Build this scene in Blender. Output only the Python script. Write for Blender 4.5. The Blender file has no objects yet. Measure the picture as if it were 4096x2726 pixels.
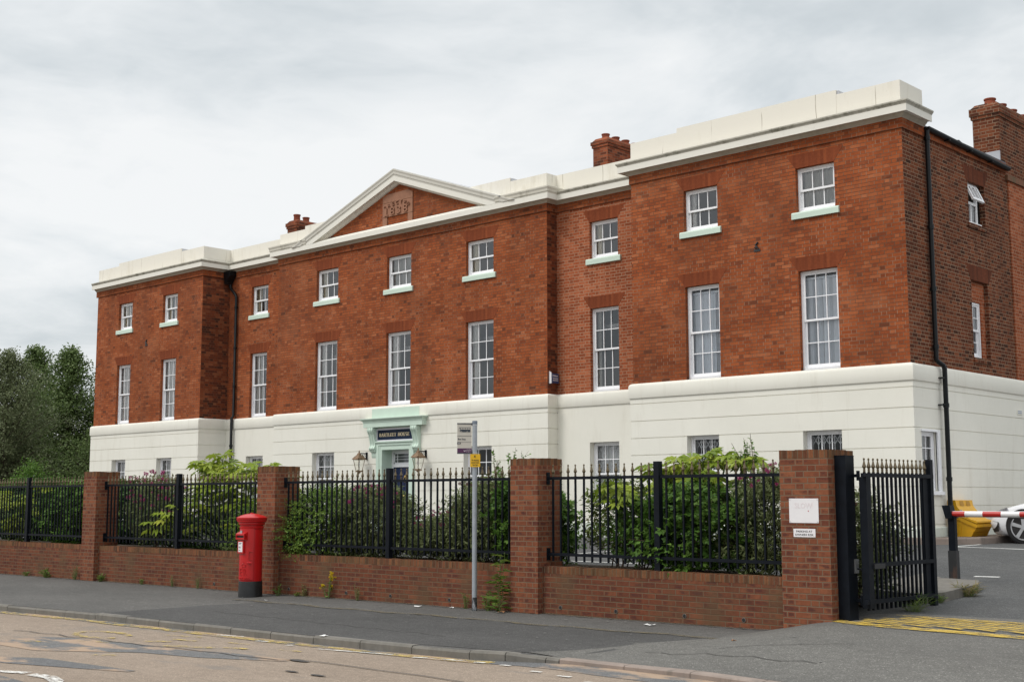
import bpy, math, random
import numpy as np
from mathutils import Matrix, Vector
R = math.radians
random.seed(7)
rng = np.random.default_rng(7)
sc = bpy.context.scene
COL = sc.collection

# ------------------------------------------------------------------ camera
cam = bpy.data.cameras.new("camera")
cam.sensor_width = 36.0
cam.lens = 45.25
cam.clip_end = 3000
camo = bpy.data.objects.new("camera", cam)
COL.objects.link(camo)
_M = ((0.7267, 0.6869, -0.0014), (0.0846, -0.0875, 0.9926), (-0.6817, 0.7215, 0.1218))
camo.matrix_world = Matrix(((_M[0][0], _M[1][0], -_M[2][0], 27.954), (_M[0][1], _M[1][1], -_M[2][1], -24.072),
                            (_M[0][2], _M[1][2], -_M[2][2], 1.65), (0, 0, 0, 1)))
sc.camera = camo

# ------------------------------------------------------------------ light
sc.view_settings.view_transform = 'Standard'
sc.view_settings.look = 'None'
sc.view_settings.gamma = 1
sc.view_settings.exposure = 0.25
SUN_EL, SUN_AZ = R(52), R(205)       # azimuth from +Y, clockwise
world = bpy.data.worlds.new("World")
sc.world = world
world.use_nodes = True


class N:
    """tiny node helper"""
    def __init__(s, tree):
        s.t = tree
        tree.nodes.clear()

    def n(s, typ, ins=None, **kw):
        nd = s.t.nodes.new(typ)
        for k, v in kw.items():
            setattr(nd, k, v)
        for k, v in (ins or {}).items():
            i = nd.inputs[k]
            if isinstance(v, bpy.types.NodeSocket):
                s.t.links.new(v, i)
            else:
                i.default_value = v
        return nd

    def m(s, op, a, b=None, c=None, clamp=False):
        ins = {0: a}
        if b is not None: ins[1] = b
        if c is not None: ins[2] = c
        nd = s.n('ShaderNodeMath', ins, operation=op, use_clamp=clamp)
        return nd.outputs[0]

    def ramp(s, f, stops, interp='LINEAR'):
        nd = s.n('ShaderNodeValToRGB', {0: f})
        cr = nd.color_ramp
        cr.interpolation = interp
        while len(cr.elements) < len(stops): cr.elements.new(0.5)
        for e, (p, c) in zip(cr.elements, stops):
            e.position = p
            e.color = (c, c, c, 1) if isinstance(c, (int, float)) else (c[0], c[1], c[2], 1)
        return nd.outputs[0]

    def mix(s, f, a, b, blend='MIX'):
        nd = s.n('ShaderNodeMix', data_type='RGBA', blend_type=blend)
        for i, v in ((0, f), (6, a), (7, b)):
            if isinstance(v, bpy.types.NodeSocket): s.t.links.new(v, nd.inputs[i])
            elif i == 0: nd.inputs[0].default_value = v
            else: nd.inputs[i].default_value = (v[0], v[1], v[2], 1)
        return nd.outputs[2]

    def noise(s, vec, scale, detail=4, rough=0.55, dim='3D'):
        return s.n('ShaderNodeTexNoise', {'Vector': vec, 'Scale': scale, 'Detail': detail, 'Roughness': rough}, noise_dimensions=dim).outputs[0]

    def mapped(s, vec, scale=(1, 1, 1), loc=(0, 0, 0), rot=(0, 0, 0)):
        return s.n('ShaderNodeMapping', {'Vector': vec, 'Scale': scale, 'Location': loc, 'Rotation': rot}).outputs[0]


w = N(world.node_tree)
gen = w.n('ShaderNodeTexCoord').outputs['Generated']
sky = w.n('ShaderNodeTexSky', sky_type='NISHITA', sun_disc=False, sun_elevation=SUN_EL, sun_rotation=SUN_AZ)
sp = w.n('ShaderNodeSeparateXYZ', {0: gen})
# project the view direction on a flat cloud deck
den = w.m('ADD', w.m('MAXIMUM', sp.outputs[2], 0.0), 0.16)
cv = w.n('ShaderNodeCombineXYZ', {0: w.m('DIVIDE', sp.outputs[0], den), 1: w.m('DIVIDE', sp.outputs[1], den), 2: 0.0}).outputs[0]
warp = w.n('ShaderNodeTexNoise', {'Vector': cv, 'Scale': 0.9, 'Detail': 3.0}).outputs[1]
cv2 = w.n('ShaderNodeVectorMath', {0: cv, 1: w.n('ShaderNodeVectorMath', {0: warp, 1: (0.7, 0.7, 0)}, operation='MULTIPLY').outputs[0]}, operation='ADD').outputs[0]
n1 = w.noise(w.mapped(cv2, loc=(3.1, 1.2, 0)), 0.75, 7, 0.56)
n2 = w.noise(w.mapped(cv, loc=(9.3, 4.4, 0)), 0.33, 2, 0.5)
n3 = w.noise(w.mapped(cv2, loc=(1.7, 7.9, 0)), 2.6, 5, 0.6)
cl = w.m('ADD', w.m('ADD', w.m('MULTIPLY', n1, 0.52), w.m('MULTIPLY', n2, 0.32)), w.m('MULTIPLY', n3, 0.18))
cloud = w.ramp(cl, [(0.38, (4.4, 4.85, 5.1)), (0.45, (5.7, 6.1, 6.3)), (0.50, (7.1, 7.35, 7.45)), (0.55, (8.0, 8.1, 8.1))])
cloud = w.mix(1.0, cloud, w.ramp(sp.outputs[2], [(.0, .84), (.17, 1.0), (.38, 1.0), (.95, 1.9)]), 'MULTIPLY')     # an overcast sky is brightest overhead
skyc = w.mix(0.93, sky.outputs[0], cloud)
bg = w.n('ShaderNodeBackground', {0: skyc, 1: 0.1})
out = w.n('ShaderNodeOutputWorld', {0: bg.outputs[0]})

sun = bpy.data.lights.new("sun", 'SUN')
sun.energy = 1.5
sun.angle = R(22)
sun.color = (1.0, 0.965, 0.91)
suno = bpy.data.objects.new("sun", sun)
COL.objects.link(suno)
_d = Vector((math.sin(SUN_AZ) * math.cos(SUN_EL), math.cos(SUN_AZ) * math.cos(SUN_EL), math.sin(SUN_EL)))
suno.rotation_euler = _d.to_track_quat('Z', 'Y').to_euler()
suno.location = (0, -60, 60)

# ------------------------------------------------------------------ materials
def new_mat(name):
    m = bpy.data.materials.new(name)
    m.use_nodes = True
    return m, N(m.node_tree)


def finish(n, col, rough=0.8, metal=0.0, bump=None, bstr=0.3, bdist=0.01, spec=None):
    ins = {'Base Color': col if isinstance(col, bpy.types.NodeSocket) else (*col, 1), 'Roughness': rough, 'Metallic': metal}
    if spec is not None: ins['Specular IOR Level'] = spec
    if bump is not None:
        ins['Normal'] = n.n('ShaderNodeBump', {'Height': bump, 'Strength': bstr, 'Distance': bdist}).outputs[0]
    b = n.n('ShaderNodeBsdfPrincipled', ins)
    n.n('ShaderNodeOutputMaterial', {0: b.outputs[0]})
    return b


def plain(name, col, rough=0.6, metal=0.0, var=0.0, vscale=3.0, dirt=None, spec=None):
    m, n = new_mat(name)
    c = (*col, 1)
    if var > 0 or dirt:
        obv = n.n('ShaderNodeTexCoord').outputs['Object']
        c2 = n.mix(n.ramp(n.noise(obv, vscale, 5, 0.6), [(0.3, 0.0), (0.7, 1.0)]), tuple(x * (1 - var) for x in col), tuple(min(1, x * (1 + var)) for x in col))
        if dirt:
            d = n.ramp(n.noise(n.mapped(obv, (1.6, 1.6, 0.5)), vscale * 1.3, 6, 0.65), [(dirt[0], 0.0), (dirt[1], 1.0)])
            c2 = n.mix(d, c2, dirt[2])
        finish(n, c2, rough, metal, spec=spec)
    else:
        finish(n, col, rough, metal, spec=spec)
    return m


def planar(n):
    """u,v metres on a wall from object coordinates, chosen by the face's own direction"""
    g = n.n('ShaderNodeNewGeometry')
    ob = n.n('ShaderNodeTexCoord').outputs['Object']
    nn = n.n('ShaderNodeSeparateXYZ', {0: g.outputs['True Normal']})
    p = n.n('ShaderNodeSeparateXYZ', {0: ob})
    fx = n.m('GREATER_THAN', n.m('ABSOLUTE', nn.outputs[0]), 0.6)
    fz = n.m('GREATER_THAN', n.m('ABSOLUTE', nn.outputs[2]), 0.7)
    u = n.m('ADD', n.m('MULTIPLY', p.outputs[0], n.m('SUBTRACT', 1.0, fx)), n.m('MULTIPLY', n.m('ADD', p.outputs[1], 0.057), fx))
    v = n.m('ADD', n.m('MULTIPLY', p.outputs[2], n.m('SUBTRACT', 1.0, fz)), n.m('MULTIPLY', p.outputs[1], fz))
    return u, v, ob


def brick_mat(name, stops, mortar, bond='flemish', h=0.075, L=0.23, mw=0.011, var=(0.75, 1.12), soot=None, rough=0.9, bump=0.0, z0=0.0, stain=None, mvar=0.0, kiln=0.0, repair=None, bed=None):
    m, n = new_mat(name)
    u, v, ob = planar(n)
    v = n.m('SUBTRACT', v, z0)
    vr = n.m('DIVIDE', v, h)
    row = n.m('FLOOR', vr)
    fv = n.m('MULTIPLY', n.m('SUBTRACT', vr, row), h)
    odd = n.m('SUBTRACT', row, n.m('MULTIPLY', n.m('FLOOR', n.m('MULTIPLY', row, 0.5)), 2.0))
    if bond == 'flemish':
        P = L * 1.5
        up = n.m('ADD', n.m('DIVIDE', u, P), n.m('MULTIPLY', odd, 0.5))
        ui = n.m('FLOOR', up)
        f = n.m('SUBTRACT', up, ui)
        hd = n.m('GREATER_THAN', f, 0.6667)
        s = n.m('MULTIPLY', n.m('SUBTRACT', f, n.m('MULTIPLY', hd, 0.6667)), P)
        ln = n.m('SUBTRACT', L, n.m('MULTIPLY', hd, L * 0.5))
        idx = n.m('ADD', n.m('MULTIPLY', ui, 2.0), hd)
    else:
        up = n.m('ADD', n.m('DIVIDE', u, L), n.m('MULTIPLY', odd, 0.5 if bond == 'stretcher' else 0.0))
        ui = n.m('FLOOR', up)
        s = n.m('MULTIPLY', n.m('SUBTRACT', up, ui), L)
        ln = L
        hd = None
        idx = ui
    du = n.m('MINIMUM', s, n.m('SUBTRACT', ln, s))
    dv = n.m('MINIMUM', fv, n.m('SUBTRACT', h, fv))
    wob = n.m('MULTIPLY', n.m('SUBTRACT', n.noise(ob, 23.0, 2), 0.5), 0.006)
    dist = n.m('ADD', n.m('MINIMUM', du, dv), wob)
    mask = n.m('LESS_THAN', dist, mw * 0.5)
    wn = n.n('ShaderNodeTexWhiteNoise', {'Vector': n.n('ShaderNodeCombineXYZ', {0: idx, 1: row, 2: 0.37}).outputs[0]}, noise_dimensions='3D').outputs[0]
    c = n.ramp(wn, stops)
    # big patches of paler and darker brick, finer grain on every brick
    big = n.ramp(n.noise(ob, 0.55, 5, 0.6), [(0.3, var[0]), (0.7, var[1])])
    fine = n.ramp(n.noise(ob, 18.0, 4, 0.6), [(0.25, 0.82), (0.75, 1.14)])
    c = n.mix(1.0, c, n.mix(1.0, big, fine, 'MULTIPLY'), 'MULTIPLY')
    if kiln > 0:
        kk = n.ramp(n.noise(n.mapped(ob, (1, 1, 1.6)), 5.5, 4, .6), [(.48, 0.), (.62, kiln)])
        edge = n.ramp(n.m('DIVIDE', dist, h * .5), [(.25, 0.), (.6, 1.)])
        c = n.mix(n.m('MULTIPLY', kk, edge), c, (.075, .030, .026))
    mc = mortar
    if mvar > 0:
        mc = n.mix(n.ramp(n.noise(ob, 1.6, 4, 0.6), [(0.4, 0.0), (0.62, 1.0)]), tuple(x * (1 - mvar) for x in mortar), mortar)
    if bed:
        mc = n.mix(n.m('MULTIPLY', n.m('LESS_THAN', dv, du), n.ramp(n.noise(ob, .9, 3), [(.35, .2), (.6, .95)])), mc, bed)  # horizontal joints darkened: their shadow is put into the mortar colour
    c = n.mix(mask, c, mc)
    if repair:
        d = n.ramp(n.noise(n.mapped(ob, (1, 1, 1.5)), .62, 5, .66), [(.54, 0.), (.66, .42)])
        c = n.mix(n.m('MULTIPLY', d, n.m('SUBTRACT', 1.0, mask)), c, repair)
    if soot:
        d = n.ramp(n.noise(n.mapped(ob, (1, 1, 0.35)), soot[0], 6, 0.65), [(soot[1], 0.0), (soot[2], soot[4])])
        c = n.mix(d, c, soot[3])
    if stain:
        d = n.ramp(n.noise(n.mapped(ob, (1.5, 1.5, 1.1)), stain[0], 6, 0.7), [(stain[1], 0.0), (stain[2], stain[4])])
        c = n.mix(d, c, stain[3])
    if bump > 0:
        hgt = n.m('ADD', n.m('MULTIPLY', n.m('MINIMUM', dist, mw * 0.7), 1.0 / mw), n.m('MULTIPLY', n.noise(ob, 60.0, 4), 0.25))
        finish(n, c, rough, bump=hgt, bstr=bump, bdist=0.008, spec=.12)
    else:
        finish(n, c, rough, spec=.08)
    return m


M = {}
M['brick'] = brick_mat('red_brick', [(0, (.15, .050, .026)), (.06, (.235, .062, .026)), (.3, (.295, .075, .027)), (.65, (.33, .088, .031)), (.90, (.36, .10, .037)), (1, (.41, .135, .058))],
                       (.31, .18, .115), h=0.078, mw=0.012, bed=(.105, .048, .03), soot=(0.6, .50, .80, (.105, .045, .028), .6), mvar=0.65, var=(.76, 1.10), repair=(.40, .14, .062))
M['brick_pale'] = brick_mat('repointed_brick', [(0, (.24, .066, .03)), (.5, (.32, .085, .036)), (1, (.40, .13, .062))], (.40, .25, .165), h=0.078, mw=0.012, bond='flemish', mvar=0.2)
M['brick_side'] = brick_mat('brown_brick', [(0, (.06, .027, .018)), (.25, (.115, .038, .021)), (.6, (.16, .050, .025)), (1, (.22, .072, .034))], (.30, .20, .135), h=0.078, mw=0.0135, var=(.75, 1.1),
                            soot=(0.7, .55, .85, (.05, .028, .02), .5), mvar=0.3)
M['brick_return'] = brick_mat('dark_return_brick', [(0, (.07, .03, .02)), (.3, (.15, .042, .022)), (.7, (.23, .058, .024)), (1, (.30, .1, .045))], (.14, .08, .05), h=0.078, mw=0.009, var=(.7, 1.1),
                              soot=(0.9, .5, .8, (.045, .024, .018), .6))  # return walls: darker brick than the front, with random dark patches
M['brick_chimney'] = brick_mat('chimney_brick', [(0, (.10, .035, .022)), (.4, (.22, .058, .027)), (1, (.32, .095, .045))], (.20, .12, .08), bond='stretcher', mw=0.011, soot=(1.2, .48, .75, (.05, .032, .026), .6))
M['brick_wall'] = brick_mat('boundary_wall_brick', [(0, (.12, .043, .027)), (.2, (.155, .054, .031)), (.65, (.182, .062, .034)), (1, (.21, .076, .040))], (.135, .098, .064), bond='stretcher', L=.225, bump=.5,
                            stain=(1.1, .47, .68, (.125, .08, .045), .62), soot=(1.7, .55, .78, (.07, .038, .028), .5), mw=0.012, kiln=.75)
M['brick_pillar'] = brick_mat('pillar_brick', [(0, (.155, .053, .032)), (.2, (.19, .064, .035)), (.6, (.22, .076, .039)), (1, (.265, .098, .05))], (.165, .118, .08), bond='flemish', L=.225, bump=.5,
                              stain=(1.0, .54, .8, (.12, .075, .042), .5), mw=0.012, kiln=.8)
M['coping'] = brick_mat('coping_brick', [(0, (.09, .042, .026)), (.4, (.16, .062, .034)), (1, (.25, .10, .048))], (.14, .105, .07), bond='stack', L=.075, h=20., z0=-10., bump=.5,
                        stain=(1.3, .42, .68, (.085, .068, .034), .65), mw=0.010)
M['rubbed'] = brick_mat('rubbed_brick', [(0, (.185, .050, .023)), (.5, (.215, .057, .025)), (.93, (.235, .063, .027)), (1, (.32, .092, .036))], (.19, .055, .028), bond='stack', L=.075, h=20., z0=-10., mw=.005)


def stucco():
    m, n = new_mat('cream_painted_stucco')
    ob = n.n('ShaderNodeTexCoord').outputs['Object']
    c = n.mix(n.ramp(n.noise(ob, 0.7, 5, .6), [(.3, 0.), (.7, 1.)]), (.755, .735, .655), (.81, .79, .71))
    d = n.ramp(n.noise(n.mapped(ob, (2.2, 2.2, .35)), 1.6, 6, .7), [(.54, 0.), (.80, .40)])
    c = n.mix(d, c, (.56, .52, .43))
    d2 = n.ramp(n.noise(n.mapped(ob, (5, 5, .22)), 2.2, 5, .7), [(.62, 0.), (.78, .35)])
    c = n.mix(d2, c, (.46, .43, .35))
    finish(n, c, .75, bump=n.noise(ob, 35, 4), bstr=.08, bdist=.01)
    return m


M['stucco'] = stucco()


def weathered(name, base, stain, amt=(.45, .7), sc_=2.2):
    m, n = new_mat(name)
    ob = n.n('ShaderNodeTexCoord').outputs['Object']
    d = n.ramp(n.noise(n.mapped(ob, (1.5, 1.5, .6)), sc_, 7, .7), [(amt[0], 0.), (amt[1], 1.)])
    c = n.mix(d, base, stain)
    finish(n, c, .85, bump=n.noise(ob, 30, 3), bstr=.15, bdist=.01)
    return m


def parapet_mat():
    m, n = new_mat('cream_parapet_render')
    u, v, ob = planar(n)
    d = n.ramp(n.noise(n.mapped(ob, (1.5, 1.5, .35)), 1.3, 7, .7), [(.54, 0.), (.82, .7)])
    c = n.mix(d, (.78, .75, .67), (.52, .47, .36))
    up = n.m('DIVIDE', n.m('ADD', u, n.m('MULTIPLY', n.noise(ob, .5, 2), .25)), 1.37)
    fr = n.m('ABSOLUTE', n.m('SUBTRACT', n.m('SUBTRACT', up, n.m('FLOOR', up)), .5))
    ln = n.m('MULTIPLY', n.m('LESS_THAN', fr, .006), n.ramp(n.noise(ob, 1.1, 3), [(.42, 0.), (.6, .8)]))
    c = n.mix(ln, c, (.30, .26, .2))
    blot = n.ramp(n.noise(ob, 3.5, 6, .75), [(.68, 0.), (.76, .55)])
    c = n.mix(blot, c, (.33, .28, .2))
    finish(n, c, .85, bump=n.noise(ob, 30, 3), bstr=.15, bdist=.01, spec=.2)
    return m


M['parapet'] = parapet_mat()
M['cornice'] = weathered('cream_cornice_paint', (.76, .74, .67), (.60, .57, .49), (.6, .85))
M['moulding_pale'] = weathered('pale_stone_moulding', (.60, .575, .50), (.24, .22, .16), (.55, .8), 2.4)
M['moulding'] = weathered('mossy_stone_moulding', (.47, .45, .385), (.13, .125, .085), (.50, .74), 2.6)
M['bed'] = weathered('stone_bed_mould', (.50, .46, .38), (.34, .30, .23), (.5, .8))
M['mint'] = plain('pale_green_paint', (.56, .68, .585), .55, var=.04)
M['mint_light'] = plain('pale_green_plinth_paint', (.64, .68, .61), .6, var=.06, dirt=(.58, .8, (.35, .36, .30)))
M['white'] = plain('white_gloss_paint', (.87, .87, .89), .35, var=.02)
M['navy'] = plain('navy_gloss_paint', (.012, .022, .075), .3)
M['navy_sign'] = plain('navy_sign_paint', (.008, .018, .045), .5, spec=.2)
M['gold'] = plain('gilt_letter', (.72, .60, .40), .45, .2)
M['brass'] = plain('polished_brass', (.72, .50, .20), .3, 1.0)
M['lamp_brass'] = plain('aged_copper', (.22, .145, .09), .5, .6, var=.4, vscale=14)
M['finial'] = plain('old_gold_paint', (.115, .086, .045), .5, .3, var=.45, vscale=30)
M['iron'] = plain('black_iron_paint', (.0055, .0075, .0115), .5, var=.3, vscale=8, spec=.14)
M['iron_pipe'] = plain('black_pipe_paint', (.006, .0075, .009), .4, spec=.3)
M['sandstone'] = plain('brown_sandstone', (.30, .145, .088), .9, var=.14, vscale=6)
M['lead'] = plain('roof_lead', (.42, .43, .46), .6, var=.15)
M['slate'] = plain('roof_slate', (.10, .10, .11), .7, var=.2)
M['terracotta'] = plain('terracotta_pot', (.25, .075, .045), .9, var=.2, spec=.1)
M['interior'] = plain('room_plaster', (.42, .41, .38), .9)
M['carpet'] = plain('room_floor', (.12, .11, .10), .9)
M['net'] = plain('pale_curtain', (.90, .90, .88), .9)
M['cream_curtain'] = plain('cream_curtain', (.82, .77, .62), .9)
M['grey_curtain'] = plain('grey_curtain', (.60, .60, .57), .9)
M['blind'] = plain('blue_white_blind', (.84, .89, .96), .8)
M['grille'] = plain('white_grille_paint', (.84, .84, .85), .45)
M['card'] = plain('white_card', (.8, .8, .8), .7)


def glass(name, tint=(.86, .88, .88), ior=1.9):
    m, n = new_mat(name)
    fr = n.n('ShaderNodeFresnel', {'IOR': ior}).outputs[0]
    t = n.n('ShaderNodeBsdfTransparent', {0: (*tint, 1)})
    ob = n.n('ShaderNodeTexCoord').outputs['Object']
    bmp = n.n('ShaderNodeBump', {'Height': n.noise(ob, 2.2, 2), 'Strength': .05, 'Distance': .05}).outputs[0]
    g = n.n('ShaderNodeBsdfGlossy', {'Color': (.95, .97, 1, 1), 'Roughness': .02, 'Normal': bmp})
    mx = n.n('ShaderNodeMixShader', {0: fr, 1: t.outputs[0], 2: g.outputs[0]})
    n.n('ShaderNodeOutputMaterial', {0: mx.outputs[0]})
    return m


M['glass'] = glass('window_glass', (.96, .97, .97), 1.95)
M['clear_glass'] = glass('clear_pane_glass', (.97, .98, .98), 1.45)
M['lamp_glass'] = glass('lantern_glass', (.96, .96, .94), 1.2)


def asphalt(name, c0, c1, scale=1.0, tint=None, spk=.5):
    m, n = new_mat(name)
    ob = n.n('ShaderNodeTexCoord').outputs['Object']
    c = n.mix(n.ramp(n.noise(n.mapped(ob, (.6, 1, 1)), .55 * scale, 6, .62), [(.3, 0.), (.7, 1.)]), c0, c1)
    vo = n.n('ShaderNodeTexVoronoi', {'Vector': ob, 'Scale': 95.0}).outputs['Color']
    sp_ = n.n('ShaderNodeSeparateColor', {0: vo}).outputs[0]
    c = n.mix(1.0, c, n.ramp(sp_, [(0, 1 - spk * .6), (.7, 1.0), (.94, 1 + spk * .35), (1, 1 + spk * 2.0)]), 'MULTIPLY')
    c = n.mix(1.0, c, n.ramp(n.noise(n.mapped(ob, (1.6, 3.5, 1)), 3.0, 6, .7), [(.25, .84), (.75, 1.14)]), 'MULTIPLY')
    if tint:
        d = n.ramp(n.noise(n.mapped(ob, (.8, 2.2, 1)), tint[0], 7, .68), [(tint[1], 0.), (tint[2], 1.)])
        c = n.mix(n.m('MULTIPLY', d, tint[4]), c, tint[3])
    finish(n, c, .9, bump=n.noise(ob, 120, 3), bstr=.35, bdist=.006, spec=.2)
    return m


M['pavement'] = asphalt('grey_footway_asphalt', (.092, .088, .083), (.128, .122, .114), tint=(1.2, .55, .75, (.085, .083, .08), .5))
M['pavement_dark'] = asphalt('dark_footway_asphalt', (.066, .064, .062), (.090, .087, .084), tint=(1.6, .6, .8, (.15, .15, .145), .3))
M['apron'] = asphalt('crossover_asphalt', (.122, .117, .108), (.152, .146, .134), tint=(1.0, .56, .78, (.11, .11, .105), .5))
M['carpark'] = asphalt('car_park_asphalt', (.080, .081, .081), (.108, .108, .106), tint=(1.0, .58, .78, (.07, .072, .074), .5))
M['road'] = asphalt('worn_buff_road', (.245, .193, .150), (.295, .236, .186), tint=(.55, .57, .66, (.165, .155, .145), .55), spk=.35)
M['road_patch'] = asphalt('dark_road_patch', (.125, .125, .128), (.16, .158, .155), tint=(1.1, .48, .58, (.36, .26, .185), .95), spk=.4)
M['earth'] = asphalt('bed_soil', (.05, .036, .024), (.085, .065, .045), 4, spk=1.0)
M['grass'] = asphalt('rough_grass', (.055, .085, .025), (.09, .12, .04), 4, spk=.8)


def gravel():
    m, n = new_mat('brown_gravel')
    ob = n.n('ShaderNodeTexCoord').outputs['Object']
    v = n.n('ShaderNodeTexVoronoi', {'Vector': ob, 'Scale': 26.0})
    c = n.ramp(n.n('ShaderNodeSeparateColor', {0: v.outputs['Color']}).outputs[0], [(0, (.10, .065, .045)), (.5, (.25, .18, .13)), (1, (.42, .33, .25))])
    c = n.mix(n.ramp(v.outputs['Distance'], [(.25, 0.), (.6, .8)]), c, (.05, .035, .025))
    finish(n, c, .9, bump=v.outputs['Distance'], bstr=.6, bdist=.02)
    return m


M['gravel'] = gravel()
M['kerb'] = plain('concrete_kerb', (.155, .143, .125), .9, var=.18, vscale=4, dirt=(.5, .75, (.11, .105, .09)))
M['kerb_warm'] = plain('warm_concrete_kerb', (.25, .20, .17), .9, var=.15, vscale=4, dirt=(.55, .8, (.14, .12, .10)))


def paint(name, col, wear=(.42, .55), sc_=7.0):
    m, n = new_mat(name)
    ob = n.n('ShaderNodeTexCoord').outputs['Object']
    d = n.ramp(n.noise(n.mapped(ob, (.8, 2, 1)), sc_, 7, .72), [(wear[0], 0.), (wear[1], 1.)])
    c = n.mix(1.0, col, n.ramp(n.noise(ob, 40, 4), [(.3, .8), (.7, 1.1)]), 'MULTIPLY')
    b = n.n('ShaderNodeBsdfPrincipled', {'Base Color': c, 'Roughness': .8})
    t = n.n('ShaderNodeBsdfTransparent')
    mx = n.n('ShaderNodeMixShader', {0: d, 1: t.outputs[0], 2: b.outputs[0]})
    n.n('ShaderNodeOutputMaterial', {0: mx.outputs[0]})
    return m


M['yellow_line'] = paint('worn_yellow_line', (.47, .345, .11), (.43, .60))
M['yellow_faint'] = paint('faint_yellow_marking', (.50, .37, .11), (.44, .62))
M['yellow_hatch'] = paint('yellow_hatch_paint', (.50, .34, .055), (.37, .55))
M['white_line'] = paint('white_road_paint', (.66, .64, .60), (.38, .56))
M['white_bay'] = paint('white_bay_paint', (.68, .68, .65), (.28, .5))
M['red'] = plain('pillar_box_red', (.46, .007, .009), .28, var=.06, vscale=5)
M['red_dark'] = plain('slot_black', (.01, .008, .008), .6)
M['pb_black'] = plain('black_base_paint', (.012, .013, .014), .4, var=.4, vscale=12, dirt=(.66, .8, (.06, .06, .055)))
M['pole'] = plain('galvanised_grey', (.34, .37, .40), .5, .25, var=.1, vscale=9, dirt=(.62, .8, (.24, .26, .28)))
M['pole_cap'] = plain('grey_plastic_cap', (.13, .155, .19), .55)
M['flag'] = plain('warm_white_panel', (.52, .49, .43), .5)
M['charcoal'] = plain('dark_slate_print', (.035, .045, .06), .5)
M['purple'] = plain('purple_print', (.075, .018, .07), .5)
M['yellow_plate'] = plain('yellow_plate', (.72, .42, .008), .45)
M['black'] = plain('black_print', (.015, .014, .012), .5)
M['sign_white'] = plain('white_plate', (.76, .74, .75), .4, var=.03, vscale=6, dirt=(.62, .85, (.70, .60, .60)))
M['faint_print'] = plain('faded_print', (.70, .64, .65), .45)
M['white_print'] = plain('white_print', (.78, .76, .78), .5)
M['bin'] = plain('yellow_plastic', (.68, .36, .006), .5, var=.07, dirt=(.62, .85, (.36, .22, .03)))
M['chrome'] = plain('silver_metal', (.55, .56, .58), .3, .8)
M['car_paint'] = plain('white_car_paint', (.74, .74, .76), .2, spec=.6)
M['tyre'] = plain('tyre_rubber', (.012, .012, .013), .8)
M['rim'] = plain('alloy_rim', (.60, .60, .62), .3, .6)
M['boom_white'] = plain('white_boom_paint', (.76, .74, .74), .4, dirt=(.6, .85, (.5, .46, .44)), var=.03)
M['boom_red'] = plain('red_band', (.42, .02, .014), .4)
M['rust_iron'] = plain('rusting_black_paint', (.018, .019, .021), .55, dirt=(.52, .72, (.10, .05, .03)), var=.2)
M['alarm'] = plain('blue_plastic', (.03, .05, .13), .4)
M['litter'] = plain('white_paper', (.75, .74, .72), .8)
M['bark'] = plain('bark', (.07, .052, .038), .9, var=.3, vscale=6)
M['stem'] = plain('shrub_stem', (.075, .05, .032), .9, var=.2)
M['stem_green'] = plain('green_stem', (.12, .16, .05), .8)


def leaf(name, stops, rough=.5, trans=.35, spec=.22):
    m, n = new_mat(name)
    g = n.n('ShaderNodeNewGeometry')
    ob = n.n('ShaderNodeTexCoord').outputs['Object']
    f = n.m('ADD', n.m('MULTIPLY', g.outputs['Random Per Island'], .6), n.m('MULTIPLY', n.noise(ob, 1.3, 3), .4))
    c = n.ramp(f, stops)
    b = n.n('ShaderNodeBsdfPrincipled', {'Base Color': c, 'Roughness': rough, 'Specular IOR Level': spec})
    tr = n.n('ShaderNodeBsdfTranslucent', {'Color': c})
    mx = n.n('ShaderNodeMixShader', {0: trans, 1: b.outputs[0], 2: tr.outputs[0]})
    n.n('ShaderNodeOutputMaterial', {0: mx.outputs[0]})
    return m


M['lf_fatsia'] = leaf('yellow_green_leaf', [(.12, (0.115, 0.184, 0.023)), (.4, (0.230, 0.310, 0.034)), (.7, (0.345, 0.414, 0.057)), (.88, (0.437, 0.460, 0.069)), (1, (0.575, 0.437, 0.057))], .35)
M['lf_spiraea'] = leaf('grey_green_leaf', [(.15, (.10, .125, .05)), (.5, (.18, .22, .085)), (.85, (.27, .30, .14)), (1, (.32, .24, .15))], .6)
M['lf_lonicera'] = leaf('small_yellow_green_leaf', [(.15, (0.068, 0.135, 0.027)), (.5, (0.135, 0.230, 0.038)), (.9, (0.297, 0.392, 0.068))], .45)
M['lf_ribes'] = leaf('bright_mid_green_leaf', [(.15, (0.054, 0.121, 0.024)), (.5, (0.101, 0.203, 0.032)), (.9, (0.203, 0.324, 0.068))], .5)
M['lf_photinia'] = leaf('bronze_tipped_leaf', [(.15, (0.065, 0.117, 0.033)), (.45, (0.130, 0.195, 0.046)), (.72, (0.221, 0.260, 0.065)), (.9, (0.312, 0.169, 0.078)), (1, (0.338, 0.104, 0.065))], .4)
M['lf_dark'] = leaf('dark_green_leaf', [(.15, (0.027, 0.060, 0.018)), (.5, (0.053, 0.105, 0.027)), (.9, (0.105, 0.180, 0.045))], .5)
M['lf_alder'] = leaf('alder_leaf', [(.15, (.07, .11, .035)), (.5, (.125, .18, .06)), (.9, (.20, .265, .10))], .5)
M['lf_birch'] = leaf('silvery_birch_leaf', [(.15, (.095, .12, .055)), (.5, (.155, .185, .09)), (.9, (.24, .27, .15))], .5)
M['lf_weed'] = leaf('weed_leaf', [(.15, (.06, .12, .02)), (.5, (.12, .19, .03)), (.9, (.22, .28, .06))], .5)
M['lf_dry'] = leaf('dry_grass_blade', [(.15, (.14, .13, .04)), (.5, (.22, .18, .07)), (.9, (.32, .25, .12))], .7)
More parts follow.
